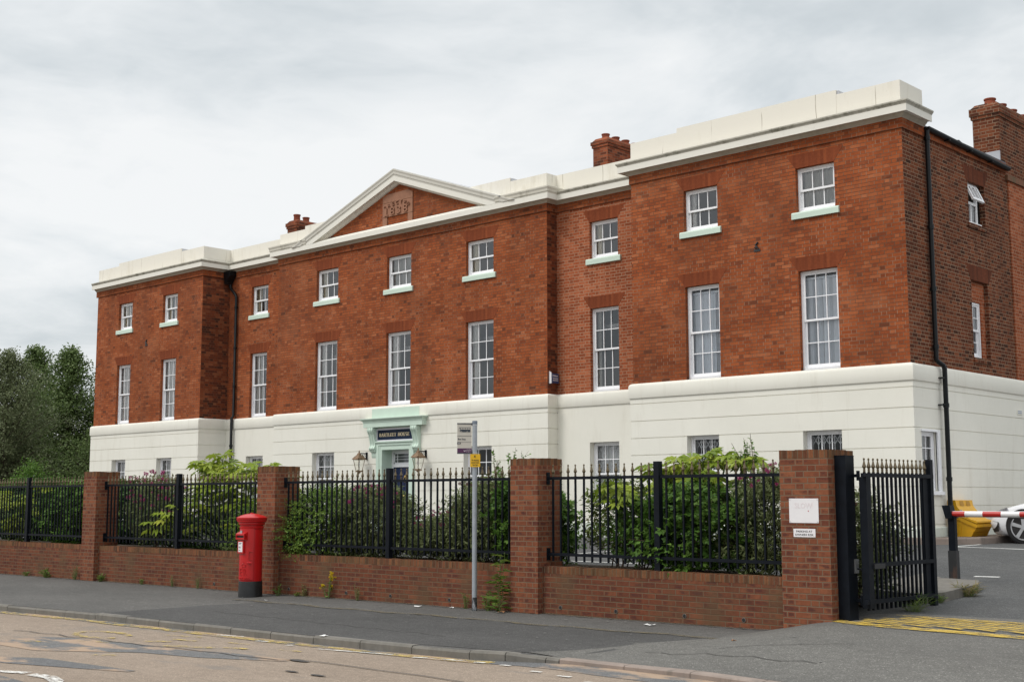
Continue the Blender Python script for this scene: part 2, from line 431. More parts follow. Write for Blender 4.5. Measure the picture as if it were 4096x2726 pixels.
M['flower'] = leaf('pink_flower', [(.2, (.22, .03, .10)), (.6, (.42, .04, .19)), (1, (.55, .10, .30))], .6)
M['seed'] = leaf('dull_seed_head', [(.2, (.10, .045, .04)), (.8, (.20, .09, .085))], .8)
M['ragwort'] = leaf('yellow_flower', [(.2, (.6, .45, .01)), (1, (.85, .65, .03))], .6)
M['dead_leaf'] = plain('brown_leaf', (.30, .14, .06), .7)

# ------------------------------------------------------------------ mesh builder
class MB:
    def __init__(s):
        s.v = []
        s.f = []

    def quad(s, *p):
        i = len(s.v)
        s.v += [tuple(q) for q in p]
        s.f.append(tuple(range(i, i + len(p))))
        return s

    def box(s, x0, x1, y0, y1, z0, z1, top=None):
        """box; top=(dx,dy) shrinks the top"""
        dx, dy = top or (0, 0)
        i = len(s.v)
        s.v += [(x0, y0, z0), (x1, y0, z0), (x1, y1, z0), (x0, y1, z0),
                (x0 + dx, y0 + dy, z1), (x1 - dx, y0 + dy, z1), (x1 - dx, y1 - dy, z1), (x0 + dx, y1 - dy, z1)]
        for q in ((0, 3, 2, 1), (4, 5, 6, 7), (0, 1, 5, 4), (1, 2, 6, 5), (2, 3, 7, 6), (3, 0, 4, 7)):
            s.f.append(tuple(i + k for k in q))
        return s

    def tube(s, pts, r, n=8, cap=True):
        pts = [Vector(p) for p in pts]
        rs = r if isinstance(r, (list, tuple)) else [r] * len(pts)
        i0 = len(s.v)
        t0 = (pts[1] - pts[0]).normalized()
        up = Vector((0, 0, 1)) if abs(t0.z) < .9 else Vector((1, 0, 0))
        a = t0.cross(up).normalized()
        for k, p in enumerate(pts):
            t = (pts[min(k + 1, len(pts) - 1)] - pts[max(k - 1, 0)]).normalized()
            a = (a - t * a.dot(t)).normalized()
            b = t.cross(a)
            for j in range(n):
                an = 2 * math.pi * (j + .5) / n
                s.v.append(tuple(p + (a * math.cos(an) + b * math.sin(an)) * rs[k]))
        for k in range(len(pts) - 1):
            for j in range(n):
                j2 = (j + 1) % n
                s.f.append((i0 + k * n + j, i0 + k * n + j2, i0 + (k + 1) * n + j2, i0 + (k + 1) * n + j))
        if cap:
            s.f.append(tuple(i0 + j for j in reversed(range(n))))
            s.f.append(tuple(i0 + (len(pts) - 1) * n + j for j in range(n)))
        return s

    def lathe(s, prof, c=(0, 0, 0), n=24, a0=0.0, a1=2 * math.pi):
        """prof: (r,z) from bottom to top about the vertical through c"""
        full = abs(a1 - a0 - 2 * math.pi) < 1e-6
        m = n if full else n + 1
        i0 = len(s.v)
        for r, z in prof:
            for j in range(m):
                an = a0 + (a1 - a0) * j / n
                s.v.append((c[0] + r * math.cos(an), c[1] + r * math.sin(an), c[2] + z))
        for k in range(len(prof) - 1):
            for j in range(n):
                j2 = (j + 1) % m
                s.f.append((i0 + k * m + j, i0 + k * m + j2, i0 + (k + 1) * m + j2, i0 + (k + 1) * m + j))
        if full:
            s.f.append(tuple(i0 + j for j in reversed(range(n))))
            s.f.append(tuple(i0 + (len(prof) - 1) * m + j for j in range(n)))
        return s

    def prism(s, poly, fn, d0, d1):
        """poly in 2D, fn(u,v,d)->xyz, extruded between d0 and d1"""
        n = len(poly)
        i = len(s.v)
        s.v += [tuple(fn(u, v, d0)) for u, v in poly] + [tuple(fn(u, v, d1)) for u, v in poly]
        s.f.append(tuple(i + k for k in range(n)))
        s.f.append(tuple(i + n + k for k in reversed(range(n))))
        for k in range(n):
            k2 = (k + 1) % n
            s.f.append((i + k, i + n + k, i + n + k2, i + k2))
        return s

    def sweep(s, path, prof, closed_prof=False, cap=True):
        """path: 2D points walked with the outside on the RIGHT; prof: (out,z)"""
        P = [Vector((p[0], p[1])) for p in path]
        n = len(P)
        offs = []
        for k in range(n):
            ds = []
            if k > 0: ds.append((P[k] - P[k - 1]).normalized())
            if k < n - 1: ds.append((P[k + 1] - P[k]).normalized())
            ns = [Vector((d.y, -d.x)) for d in ds]
            if len(ns) == 1: offs.append(ns[0])
            else: offs.append((ns[0] + ns[1]) / (1 + ns[0].dot(ns[1])))
        i0 = len(s.v)
        m = len(prof)
        for k in range(n):
            for o, z in prof:
                q = P[k] + offs[k] * o
                s.v.append((q.x, q.y, z))
        mm = m if closed_prof else m - 1
        for k in range(n - 1):
            for j in range(mm):
                j2 = (j + 1) % m
                s.f.append((i0 + k * m + j, i0 + (k + 1) * m + j, i0 + (k + 1) * m + j2, i0 + k * m + j2))
        if cap and m > 2:
            s.f.append(tuple(i0 + j for j in range(m)))
            s.f.append(tuple(i0 + (n - 1) * m + j for j in reversed(range(m))))
        return s

    def xf(s, mat, start=0):
        for i in range(start, len(s.v)):
            s.v[i] = tuple(mat @ Vector(s.v[i]))
        return s

    def mesh(s, name, mat, origin=(0, 0, 0), smooth=None):
        me = bpy.data.meshes.new(name)
        o = origin
        me.from_pydata([(a - o[0], b - o[1], c - o[2]) for a, b, c in s.v], [], s.f)
        me.validate()
        if mat is not None: me.materials.append(mat)
        if smooth is not None:
            me.set_sharp_from_angle(angle=R(smooth))
        return me

    def build(s, name, mat, parent=None, origin=None, smooth=None):
        """world-space vertices; parent is an unrotated root whose place is subtracted"""
        if origin is None:
            origin = tuple(wl(parent)) if parent is not None else (0, 0, 0)
        me = s.mesh(name, mat, origin, smooth)
        return link(name, me, parent, origin if parent is None else None)


def wl(o):
    p = Vector((0, 0, 0))
    while o is not None:
        p += o.location
        o = o.parent
    return p


def link(name, me, parent=None, loc=None):
    o = bpy.data.objects.new(name, me)
    COL.objects.link(o)
    if parent is not None: o.parent = parent
    if loc is not None: o.location = loc
    return o


def tag(o, label=None, cat=None, group=None, kind=None):
    if label: o['label'] = label
    if cat: o['category'] = cat
    if group: o['group'] = group
    if kind: o['kind'] = kind
    return o


def empty(name, loc, label, cat, group=None, rz=0.0):
    o = bpy.data.objects.new(name, None)
    o.empty_display_size = .2
    COL.objects.link(o)
    o.location = loc
    o.rotation_euler = (0, 0, rz)
    return tag(o, label, cat, group)


def part(name, me, parent, loc=(0, 0, 0), rot=(0, 0, 0), label=None):
    o = link(name, me, parent)
    o.location = loc
    o.rotation_euler = rot
    if label: o['label'] = label
    return o


def np_mesh(name, V, F, mat):
    me = bpy.data.meshes.new(name)
    V = np.asarray(V, dtype=np.float32)
    F = np.asarray(F, dtype=np.int32)
    k = F.shape[1]
    me.vertices.add(len(V))
    me.vertices.foreach_set('co', V.ravel())
    me.loops.add(F.size)
    me.loops.foreach_set('vertex_index', F.ravel())
    me.polygons.add(len(F))
    me.polygons.foreach_set('loop_start', np.arange(len(F), dtype=np.int32) * k)
    me.polygons.foreach_set('loop_total', np.full(len(F), k, dtype=np.int32))
    me.update(calc_edges=True)
    me.validate()
    me.materials.append(mat)
    return me


def structure(name, mb, mat, origin=(0, 0, 0)):
    return tag(mb.build(name, mat, origin=origin), kind='structure')


def text_faces(txt, h, width=None, bold=0.0, extr=0.004, space=1.0):
    """flat lettering in the XZ plane, left-bottom at 0, front toward -Y"""
    cu = bpy.data.curves.new('lettering', 'FONT')
    cu.body = txt
    cu.size = 1.0
    cu.extrude = 0.5
    cu.offset = bold
    cu.resolution_u = 3
    cu.space_character = space
    ob = bpy.data.objects.new('lettering', cu)
    me = bpy.data.meshes.new_from_object(ob)
    vs = [v.co.copy() for v in me.vertices]
    fs = [tuple(p.vertices) for p in me.polygons]
    bpy.data.objects.remove(ob)
    bpy.data.curves.remove(cu)
    bpy.data.meshes.remove(me)
    capz = 0.70
    k = h / capz
    x0 = min(v.x for v in vs)
    x1 = max(v.x for v in vs)
    kx = k if width is None else width / (x1 - x0)
    V = [((v.x - x0) * kx, -(v.z + .5) * extr, v.y * k) for v in vs]
    return V, fs


def add_text(mb, mat4, *a, **kw):
    V, F = text_faces(*a, **kw)
    i = len(mb.v)
    mb.v += [tuple(mat4 @ Vector(v)) for v in V]
    mb.f += [tuple(i + k for k in f) for f in F]
    return mb

# ------------------------------------------------------------------ ground
def sm(t):
    t = max(0., min(1., t))
    return t * t * (3 - 2 * t)


def front(x, y):
    """footway height"""
    xc = max(-25., min(26., x))
    z = -.0924 + .0049 * xc + .025 * (y + 9.9)
    r = .165 * sm((x - 18.8) / 1.2) * max(0., min(1., (y + 13.3) / 3.4))
    d = .068 * sm((x - 17.5) / .9) * max(0., min(1., (-11.7 - y) / 1.1))
    return z + r - d


def road_z(x, y):
    xc = max(-25., min(26., x))
    return -.0924 + .0049 * xc + .025 * (max(y, -22.) + 9.9) - .1


def fore(x, y):
    """car park and garden height"""
    b = .70 + .006 * (max(-20., min(20., x)) - 6)
    e = .56 - .385 * sm((x - 18.4) / .9)
    t = max(0., min(1., (y + 9.4) / 8.9))
    return e + (b - e) * t


KERB = [(-150, -14.6), (0, -13.95), (4, -13.8), (6.1, -13.66), (8.6, -13.52), (11.2, -13.5), (15, -13.46), (16.6, -13.39), (17.3, -13.32), (17.8, -13.14), (18.2, -12.98), (18.6, -12.95), (19.5, -12.97), (20.1, -13.03), (20.7, -13.1), (26, -13.5), (150, -16)]


def kerb_y(x):
    for (a, b), (c, d) in zip(KERB, KERB[1:]):
        if x <= c: return b + (d - b) * (x - a) / (c - a)
    return KERB[-1][1]


def grid_sheet(xs, ys_fn, zf, dz=0.0):
    mb = MB()
    rows = []
    for x in xs:
        ys = ys_fn(x)
        rows.append([(x, y, zf(x, y) + dz) for y in ys])
    n = len(rows[0])
    for r in rows: mb.v += r
    for i in range(len(rows) - 1):
        for j in range(n - 1):
            a = i * n + j
            mb.f.append((a, a + n, a + n + 1, a + 1))
    return mb


def frange(a, b, n): return [a + (b - a) * i / n for i in range(n + 1)]


far = [-600, -150, -60, -25]
ys_road = [-600, -120, -40, -30, -22, -19, -17, -16, -15, -14.4, -13.6, -12.9]
structure('ground', MB().box(-900, 900, -900, 900, -3.2, -3.0), M['grass'])
structure('road', grid_sheet(far + frange(-20, 26, 23) + [60, 150, 600], lambda x: ys_road, road_z), M['road'])
structure('pavement', grid_sheet([-150, -60, -25] + frange(-20, 17, 37) + frange(17.25, 26, 35) + [60, 150], lambda x: [kerb_y(x) + .06 + t * (-9.45 - kerb_y(x) - .06) for t in frange(0, 1, 14)], front), M['pavement'])
structure('car_park', grid_sheet([-600, -150, -60, -20] + frange(-15, 18, 22) + frange(18.4, 26, 19) + [40, 150, 600],
                                 lambda x: frange(-9.46, -8.4, 4) + frange(-7.4, 6, 13) + [30, 150, 600], fore), M['carpark'])


def patch(name, pts, mat, zf=front, dz=.004, nx=24, ny=8):
    """pts: list of (x, ylow, yhigh) stations"""
    mb = MB()
    xs = frange(pts[0][0], pts[-1][0], nx)
    rows = []
    for x in xs:
        for a, b in zip(pts, pts[1:]):
            if x <= b[0] + 1e-9:
                t = (x - a[0]) / max(1e-9, b[0] - a[0])
                lo, hi = a[1] + (b[1] - a[1]) * t, a[2] + (b[2] - a[2]) * t
                break
        rows.append([(x, lo + (hi - lo) * j / ny, zf(x, lo + (hi - lo) * j / ny) + dz) for j in range(ny + 1)])
    for r in rows: mb.v += r
    n = ny + 1
    for i in range(len(rows) - 1):
        for j in range(n - 1):
            a = i * n + j
            mb.f.append((a, a + n, a + n + 1, a + 1))
    return structure(name, mb, mat)


patch('pavement_patch', [(8.95, -13.49, -13.4), (9.55, -13.49, -10.95), (14.8, -13.44, -10.95), (17.6, -13.1, -10.9), (18.2, -12.7, -10.9), (18.95, -10.98, -10.9)], M['pavement_dark'])
patch('crossover', [(17.75, -13.0, -12.95), (18.3, -12.84, -11.95), (18.95, -12.83, -10.65), (19.05, -12.83, -9.6), (20.1, -12.89, -9.6), (26, -13.36, -9.55)], M['apron'], dz=.009, nx=60, ny=20)

# kerb: upright stones, then the dropped kerb of the crossing
kb = MB()
x = -24.0
while x < 18.15:
    x2 = min(x + (.914 if x < 16.9 else .46), 18.2)
    for a, b in ((x, x2 - .012),):
        dzj = random.uniform(-.008, .008)
        ya, yb = kerb_y(a), kerb_y(b)
        i = len(kb.v)
        for (xx, yy) in ((a, ya), (b, yb)):
            zt = front(xx, yy) + dzj + .004
            zb = road_z(xx, yy) - .1
            kb.v += [(xx, yy, zb), (xx, yy, zt - .025), (xx, yy + .022, zt), (xx, yy + .13, zt), (xx, yy + .13, zb)]
        for j in range(4): kb.f.append((i + j, i + 5 + j, i + 6 + j, i + 1 + j))
        kb.f.append((i, i + 1, i + 2, i + 3, i + 4))
        kb.f.append((i + 9, i + 8, i + 7, i + 6, i + 5))
    x = x2
structure('kerb', kb, M['kerb'])
kd = MB()
x = 18.2
while x < 30:
    a, b = x, x + .9
    i = len(kd.v)
    for (xx, yy) in ((a, kerb_y(a)), (b, kerb_y(b))):
        zt = front(xx, yy) + .014
        kd.v += [(xx, yy, zt - .2), (xx, yy, zt - .012), (xx, yy + .015, zt), (xx, yy + .13, front(xx, yy + .13) + .014), (xx, yy + .13, zt - .2)]
    for j in range(4): kd.f.append((i + j, i + 5 + j, i + 6 + j, i + 1 + j))
    x = b + .008
structure('dropped_kerb', kd, M['kerb_warm'])

# channel and worn markings on the road
def kerbside(name, xa, xb, lo, hi, mat, dz, nx=80):
    xs = frange(xa, xb, nx)
    mb = MB()
    for k, x in enumerate(xs):
        f = lambda v: v(x) if callable(v) else v
        ya, yc = kerb_y(x) - f(lo), kerb_y(x) - f(hi)
        mb.v += [(x, ya, road_z(x, ya) + dz), (x, yc, road_z(x, yc) + dz)]
        if k: mb.f.append((2 * k - 2, 2 * k, 2 * k + 1, 2 * k - 1))
    return structure(name, mb, mat)


kerbside('road_channel', -20, 26, lambda x: .22 + .25 * sm((x - 17) / 2.5) + .02 * math.sin(x * 2.1), -.01, M['road_patch'], .004)
kerbside('yellow_line', -20, 17.55, lambda x: .235 + .02 * math.sin(x * 3.3), .07, M['yellow_line'], .009)
patch('dark_road_patch', [(10.3, -15.95, -15.2), (10.9, -15.95, -14.95), (11.8, -15.95, -14.85), (13.2, -15.25, -14.75), (14.2, -15.1, -14.62), (15.4, -14.7, -14.55)], M['road_patch'], road_z, .005, 40, 5)
patch('dark_road_patch', [(11.6, -16.9, -16.7), (12.6, -16.75, -16.25), (13.6, -16.5, -16.2), (14.6, -16.25, -16.15)], M['road_patch'], road_z, .005, 30, 4)
patch('dark_road_patch', [(10.6, -18.4, -17.35), (13.6, -18.4, -17.25), (14.9, -18.4, -17.4)], M['road_patch'], road_z, .005, 20, 4)


def strip(name, pts, wdt, mat, zf=road_z, dz=.011):
    mb = MB()
    i0 = 0
    for k, (px, py) in enumerate(pts):
        a = pts[max(k - 1, 0)]
        b = pts[min(k + 1, len(pts) - 1)]
        dx, dy = b[0] - a[0], b[1] - a[1]
        l = math.hypot(dx, dy)
        nx, ny = -dy / l * wdt / 2, dx / l * wdt / 2
        mb.v += [(px + nx, py + ny, zf(px + nx, py + ny) + dz), (px - nx, py - ny, zf(px - nx, py - ny) + dz)]
        if k: mb.f.append((2 * k - 2, 2 * k - 1, 2 * k + 1, 2 * k))
    return structure(name, mb, mat)


# faded bus-stop legend in yellow, white edge marks, cracks
ov = [(10.95 + .58 * math.cos(t), -14.54 + .26 * math.sin(t)) for t in np.linspace(.5, 5.9, 30)]
strip('road_marking', ov, .10, M['yellow_faint'])
for a, b, wd in (((12.15, -14.62), (12.55, -14.42), .09), ((12.85, -14.7), (13.65, -14.46), .12), ((12.3, -14.25), (12.8, -14.2), .07), ((13.7, -14.36), (14.1, -14.28), .09), ((11.8, -14.05), (12.5, -13.9), .05),
                 ((13.3, -14.05), (13.8, -13.98), .06), ((12.9, -15.75), (13.2, -15.6), .1), ((10.7, -15.6), (11.0, -15.4), .08), ((11.3, -15.1), (11.9, -14.95), .06), ((14.5, -14.12), (14.9, -14.05), .06)):
    strip('road_marking', [a, ((a[0] + b[0]) / 2, (a[1] + b[1]) / 2), b], wd, M['yellow_faint'])
for a, b, wd in (((12.42, -13.62), (12.95, -13.53), .07), ((14.86, -13.77), (16.08, -13.60), .05), ((16.45, -13.6), (17.2, -13.47), .06), ((13.5, -13.72), (13.7, -13.69), .07), ((14.2, -13.76), (14.35, -13.74), .07),
                 ((17.35, -13.48), (17.5, -13.46), .06), ((17.75, -13.47), (17.9, -13.46), .06), ((18.35, -13.62), (18.5, -13.61), .06), ((18.8, -13.7), (18.98, -13.69), .06), ((19.3, -13.85), (19.4, -13.84), .05)):
    strip('road_marking', [a, b], wd, M['white_line'])
strip('road_marking', [(13.0, -17.3), (13.36, -17.1), (13.72, -16.99)], .13, M['white_line'])
strip('road_marking', [(13.85, -17.02), (14.25, -17.0), (14.6, -17.1), (14.95, -17.4), (15.1, -17.8)], .15, M['white_line'])
ck = [(9.2, -15.0)] + [(9.2 + k * .38, -14.98 + .02 * k * .9 + random.uniform(-.05, .05)) for k in range(1, 17)] + [(15.4, -14.52), (16.1, -14.5), (16.9, -14.53), (17.6, -14.52), (18.2, -14.57), (19.2, -14.7)]
M['crack'] = plain('road_crack', (.06, .055, .05), .95)
strip('road_crack', ck, .022, M['crack'])
for (px, py, a, b) in ((15.54, -14.58, .2, .045), (16.17, -15.16, .13, .03), (16.64, -15.17, .14, .035)):
    mb = MB().quad(*[(px + a * math.cos(t) * random.uniform(.8, 1.1), py + b * math.sin(t) * random.uniform(.8, 1.2), road_z(px, py) + .012) for t in np.linspace(0, 2 * math.pi, 14)[:-1]])
    structure('pothole', mb, M['crack'])

# yellow threshold hatching at the gateway
gz = lambda x, y: (front(x, y) if y < -9.44 else max(front(x, -9.5) * .5 + fore(x, y) * .5, fore(x, y)))
hz = lambda x, y: .182 + .006 * (x - 20) + max(0, y + 9.4) * .055
patch('gate_threshold', [(19.9, -9.64, -8.7), (26, -9.64, -8.7)], M['apron'], lambda x, y: hz(x, y), .0, 20, 4)
hzz = lambda x, y: max(front(x, y) + .012, hz(x, y) if y > -9.62 else -9)
strip('hatch_marking', [(19.86, -9.80), (20.1, -9.93), (20.6, -10.02), (21.2, -10.08), (22.2, -10.17), (25, -10.3)], .17, M['yellow_hatch'], hzz, .008)
xx = 17.6
while xx < 25:
    pts = []
    for k in range(13):
        x_ = xx + 2.45 * k / 12
        y_ = -9.05 - .36 * (x_ - xx)
        if x_ > 20.02 and y_ < -9.75 * 1 + (.30 if x_ < 20.3 else 0) or x_ > 20.25: pts.append((x_, y_))
    if len(pts) > 1: strip('hatch_marking', pts, .085, M['yellow_hatch'], hzz, .013)
    xx += .37
strip('hatch_marking', [(20.27, -9.02), (21.2, -9.05), (22.6, -9.1), (25, -9.2)], .05, M['yellow_hatch'], hzz, .018)

# trench scar, grit along the wall foot, gum spots
M['grit'] = paint('wall_foot_grit', (.11, .085, .055), (.46, .62), 9.0)
M['scar'] = paint('trench_joint_dirt', (.13, .105, .06), (.40, .58), 6.0)
M['gum'] = plain('trodden_gum', (.19, .185, .175), .8)
strip('trench_joint', [(8.9 + k * .4, -10.93 + .05 * math.sin(k * 1.7) + .03 * math.sin(k * .6)) for k in range(26)], .10, M['scar'], front, .012)
strip('wall_grit', [(-12 + k * .5, -9.86 + .015 * math.sin(k * 2.1)) for k in range(63)], .13, M['grit'], front, .012)
strip('pavement_crack', [(10.2 + k * .3, -12.3 + .05 * math.sin(k * 2.3) - .012 * k) for k in range(20)], .012, M['crack'], front, .012)
strip('pavement_crack', [(19.6 + k * .16, -11.9 + .09 * k + .03 * math.sin(k * 3)) for k in range(9)], .012, M['crack'], front, .017)
strip('pavement_crack', [(18.8 + k * .2, -12.2 + .05 * math.sin(k * 2.)) for k in range(12)], .014, M['crack'], front, .017)
rg = random.Random(12)
for k in range(34):
    gx, gy = rg.uniform(6, 22), rg.uniform(-13.0, -10.1)
    r_ = rg.uniform(.012, .026)
    structure('gum_spot', MB().quad(*[(gx + r_ * math.cos(t) * rg.uniform(.8, 1.2), gy + r_ * math.sin(t) * rg.uniform(.8, 1.2), front(gx, gy) + .016) for t in np.linspace(0, 2 * math.pi, 9)[:-1]]), M['gum'])

# car park markings, gravel border and its kerb, planting bed
wl_z = lambda x, y: fore(x, y)
for pts in ([(13.2, -7.32), (15.7, -7.32)], [(15.2, -7.3), (15.2, -4.5)], [(12.2, -7.3), (12.2, -4.5)], [(17.35, -.98), (18.1, -1.08), (20.5, -1.3)], [(17.33, -.95), (17.33, .25)], [(17.4, 3.6), (20.5, 3.4)], [(19.48, -4.95), (19.86, -4.92)]):
    strip('bay_marking', pts, .09, M['white_bay'], wl_z, .006)
structure('planting_bed', grid_sheet(frange(-6, 19.6, 26), lambda x: frange(-9.36, -8.15, 4), lambda x, y: fore(x, y) + .01 + .06 * math.sin((y + 9.36) / 1.21 * math.pi)), M['earth'])
gb = MB()
gp_ = [(16.1, -.35), (16.75, .05), (17.12, .5), (17.12, 7.5), (16.1, 7.5)]
gb.quad(*[(a, b, .885) for a, b in gp_])
structure('gravel_border', gb, M['gravel'])
structure('border_kerb', MB().sweep([(17.12, 7.5), (17.12, .5), (16.75, .05), (16.1, -.35), (15.2, -.5)][::-1], [(.0, .6), (.0, .9), (.11, .9), (.12, .87), (.12, .6)]), M['kerb_warm'])

# ------------------------------------------------------------------ the house
X1, X2, X3 = 5.82, 9.17, 16.17
D1, D2 = 1.083, .691
ZB, ZF, ZT = 4.339, 6.49, 8.752
house = empty('brick_house', (0, 4.5, .75), 'long red brick house of three storeys with cream stucco ground floor and central pediment', 'house')
HO = tuple(house.location)


def hpart(name, mb, mat, parent=None, smooth=None, label=None):
    o = mb.build(name, mat, parent or house, origin=HO if parent is None or parent is house else None, smooth=smooth)
    if label: o['label'] = label
    return o


def wall_sheet(mb, p0, u, nin, L, z0, z1, ops=(), grooves=(), reveal=.1, gd=.016, gh=.02, skip_bottom=()):
    """wall plane from p0 along u, openings (u0,u1,z0,z1) with reveals running inward"""
    us = sorted({0., L, *[o[0] for o in ops], *[o[1] for o in ops]})
    zs = {z0, z1, *[o[2] for o in ops if z0 < o[2] < z1], *[o[3] for o in ops if z0 < o[3] < z1]}
    gs = [g for g in grooves if z0 < g < z1]
    for g in gs: zs |= {g - gh / 2, g + gh / 2}
    zs = sorted(zs)
    P = lambda a, z, d: (p0[0] + u[0] * a + nin[0] * d, p0[1] + u[1] * a + nin[1] * d, z)
    isg = lambda za, zb: any(abs((za + zb) / 2 - g) < gh / 2 for g in gs)
    inside = lambda a, z: any(o[0] < a < o[1] and o[2] < z < o[3] for o in ops)
    for za, zb in zip(zs, zs[1:]):
        d = gd if isg(za, zb) else 0.
        for ua, ub in zip(us, us[1:]):
            if inside((ua + ub) / 2, (za + zb) / 2): continue
            mb.quad(P(ua, za, d), P(ub, za, d), P(ub, zb, d), P(ua, zb, d))
            if d:
                mb.quad(P(ua, za, 0), P(ub, za, 0), P(ub, za, d), P(ua, za, d))
                mb.quad(P(ua, zb, d), P(ub, zb, d), P(ub, zb, 0), P(ua, zb, 0))
    for o in ops:
        a, b, c, e = o[:4]
        r = o[4] if len(o) > 4 else reveal
        c = max(c, z0); e = min(e, z1)
        mb.quad(P(a, c, 0), P(a, e, 0), P(a, e, r), P(a, c, r))
        mb.quad(P(b, c, 0), P(b, c, r), P(b, e, r), P(b, e, 0))
        if e < z1: mb.quad(P(a, e, 0), P(b, e, 0), P(b, e, r), P(a, e, r))
        if c > z0: mb.quad(P(a, c, 0), P(a, c, r), P(b, c, r), P(b, c, 0))


WS, WC = .933, 1.07           # window widths
XW = {'L1': (-14.149, 0, WS), 'L2': (-11.177, 0, WS), 'LL': (-7.417, D1, WS), 'C1': (-3.335, D2, WC), 'C2': (0., D2, WC), 'C3': (3.335, D2, WC), 'RL': (7.417, D1, WS), 'R1': (11.177, 0, WS), 'R2': (14.149, 0, WS)}
SEG = [('left_bay', -X3, -X2, 0, ['L1', 'L2'], 'brick'), ('left_link', -X2, -X1, D1, ['LL'], 'brick'), ('pavilion', -X1, X1, D2, ['C1', 'C2', 'C3'], 'brick'),
       ('right_link', X1, X2, D1, ['RL'], 'brick_pale'), ('right_bay', X2, X3, 0, ['R1', 'R2'], 'brick')]
ZTs, ZTb = 7.775, 7.63        # sill of the top windows
ZFB = 4.36
SIDE_T = (3.07, 3.93, 7.69, 8.62)
SIDE_F = (3.02, 3.88, 4.69, 6.40)
for nm, xa, xb, y, ws, mt in SEG:
    mb = MB()
    ops = []
    for k in ws:
        c, _, wd = XW[k]
        ops += [(c - wd / 2 - xa, c + wd / 2 - xa, ZB - .05, ZF), (c - wd / 2 - xa, c + wd / 2 - xa, ZTb + .02, ZT)]
    wall_sheet(mb, (xa, y), (1, 0), (0, 1), xb - xa, ZB - .05, 9.6, ops)
    hpart('front_wall', mb, M[mt])
# returns between the planes
for p_, u_, n_, l_ in (((-X2, 0), (0, 1), (-1, 0), D1), ((X1, D2), (0, 1), (-1, 0), D1 - D2), ((-X1, D1), (0, -1), (1, 0), D1 - D2), ((X2, D1), (0, -1), (1, 0), D1)):
    mb = MB()
    wall_sheet(mb, p_, u_, n_, l_, ZB - .05, 9.6)
    hpart('return_wall', mb, M['brick_return'])
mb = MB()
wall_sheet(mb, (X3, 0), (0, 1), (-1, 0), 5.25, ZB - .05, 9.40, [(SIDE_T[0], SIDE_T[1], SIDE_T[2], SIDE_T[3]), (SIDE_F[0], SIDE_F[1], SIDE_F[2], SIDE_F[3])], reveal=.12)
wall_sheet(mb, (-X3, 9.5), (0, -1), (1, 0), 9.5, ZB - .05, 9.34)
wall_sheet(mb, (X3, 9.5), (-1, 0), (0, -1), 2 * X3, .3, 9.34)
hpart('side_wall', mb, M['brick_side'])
mb = MB()
wall_sheet(mb, (X3 + .03, 5.25), (0, 1), (-1, 0), 4.25, ZB - .05, 9.02)
mb.quad((X3, 5.25, ZB - .05), (X3 + .03, 5.25, ZB - .05), (X3 + .03, 5.25, 9.02), (X3, 5.25, 9.02))
hpart('side_pier', mb, M['brick_pale'])
mb = MB().box(15.6, X3 + .07, 5.14, 9.5, 9.0, 9.12)
hpart('string_course', mb, weathered('mossy_brick_course', (.20, .075, .035), (.09, .075, .035), (.4, .65)))

OUT = [(-X3, 9.5), (-X3, 0), (-X2, 0), (-X2, D1), (-X1, D1), (-X1, D2), (X1, D2), (X1, D1), (X2, D1), (X2, 0), (X3, 0), (X3, 9.5)]
XL = -X3 - .08
TOP = [(XL, 0)] + OUT[2:-1] + [(X3, .93)]
# frieze band, bed mould, fascia, weathered cyma
hpart('brick_frieze', MB().sweep([(XL, 0)] + OUT[2:-1] + [(X3, 5.14)], [(.0, 9.165), (.035, 9.168), (.035, 9.385), (0, 9.385)], True), M['brick'])
hpart('bed_mould', MB().sweep([(XL, 0)] + OUT[2:-1] + [(X3, .94)], [(0, 9.375), (.048, 9.375), (.055, 9.392), (.075, 9.40), (.11, 9.435), (.125, 9.452), (.125, 9.52), (0, 9.52)], True), M['bed'])
hpart('cornice', MB().sweep(TOP, [(.05, 9.46), (.20, 9.46), (.205, 9.443), (.23, 9.443), (.23, 9.584), (.05, 9.7)], True), M['cornice'])
cy = [(.20, 9.586), (.228, 9.586), (.232, 9.60), (.24, 9.612), (.256, 9.632), (.268, 9.645), (.268, 9.672), (.02, 9.755), (.02, 9.6)]
hpart('cornice_moulding', MB().sweep([(XL, 0)] + OUT[2:4] + [(-X1 - .02, D1)], cy, True), M['moulding'])
hpart('cornice_moulding', MB().sweep([(X1 + .02, D1)] + OUT[8:11] + [(X3, .95)], cy, True), M['moulding'])
cy2 = [(.20, 9.586), (.228, 9.586), (.233, 9.622), (.246, 9.632), (.252, 9.69), (.272, 9.735), (.272, 9.768), (.02, 9.83), (.02, 9.6)]
hpart('cornice_moulding', MB().sweep([(-X1, D1), (-X1, D2), (-4.15, D2)], cy2, True), M['moulding_pale'])
hpart('cornice_moulding', MB().sweep([(4.15, D2), (X1, D2), (X1, D1)], cy2, True), M['moulding_pale'])
# parapet with raised centres
mb = MB().sweep([(-X3, 1.0)] + OUT[1:-1] + [(X3, 1.0)], [(0, 9.62), (0, 10.185), (-.36, 10.185), (-.36, 9.62)], True)
hpart('parapet', mb, M['parapet'])
for xa, xb, y in ((-14.72, -10.55, 0), (10.55, 14.72, 0), (-4.5, 4.5, D2)):
    pp = hpart('parapet_panel', MB().box(xa, xb, y - .006, y + .37, 9.64, 10.285), M['parapet'])
    hpart('parapet_flashing', MB().box(xb, xb + .05, y + .02, y + .4, 10.18, 10.27), M['lead'], pp)

# pediment: raking cornice as one mitred frame over a brick tympanum
SL = .352


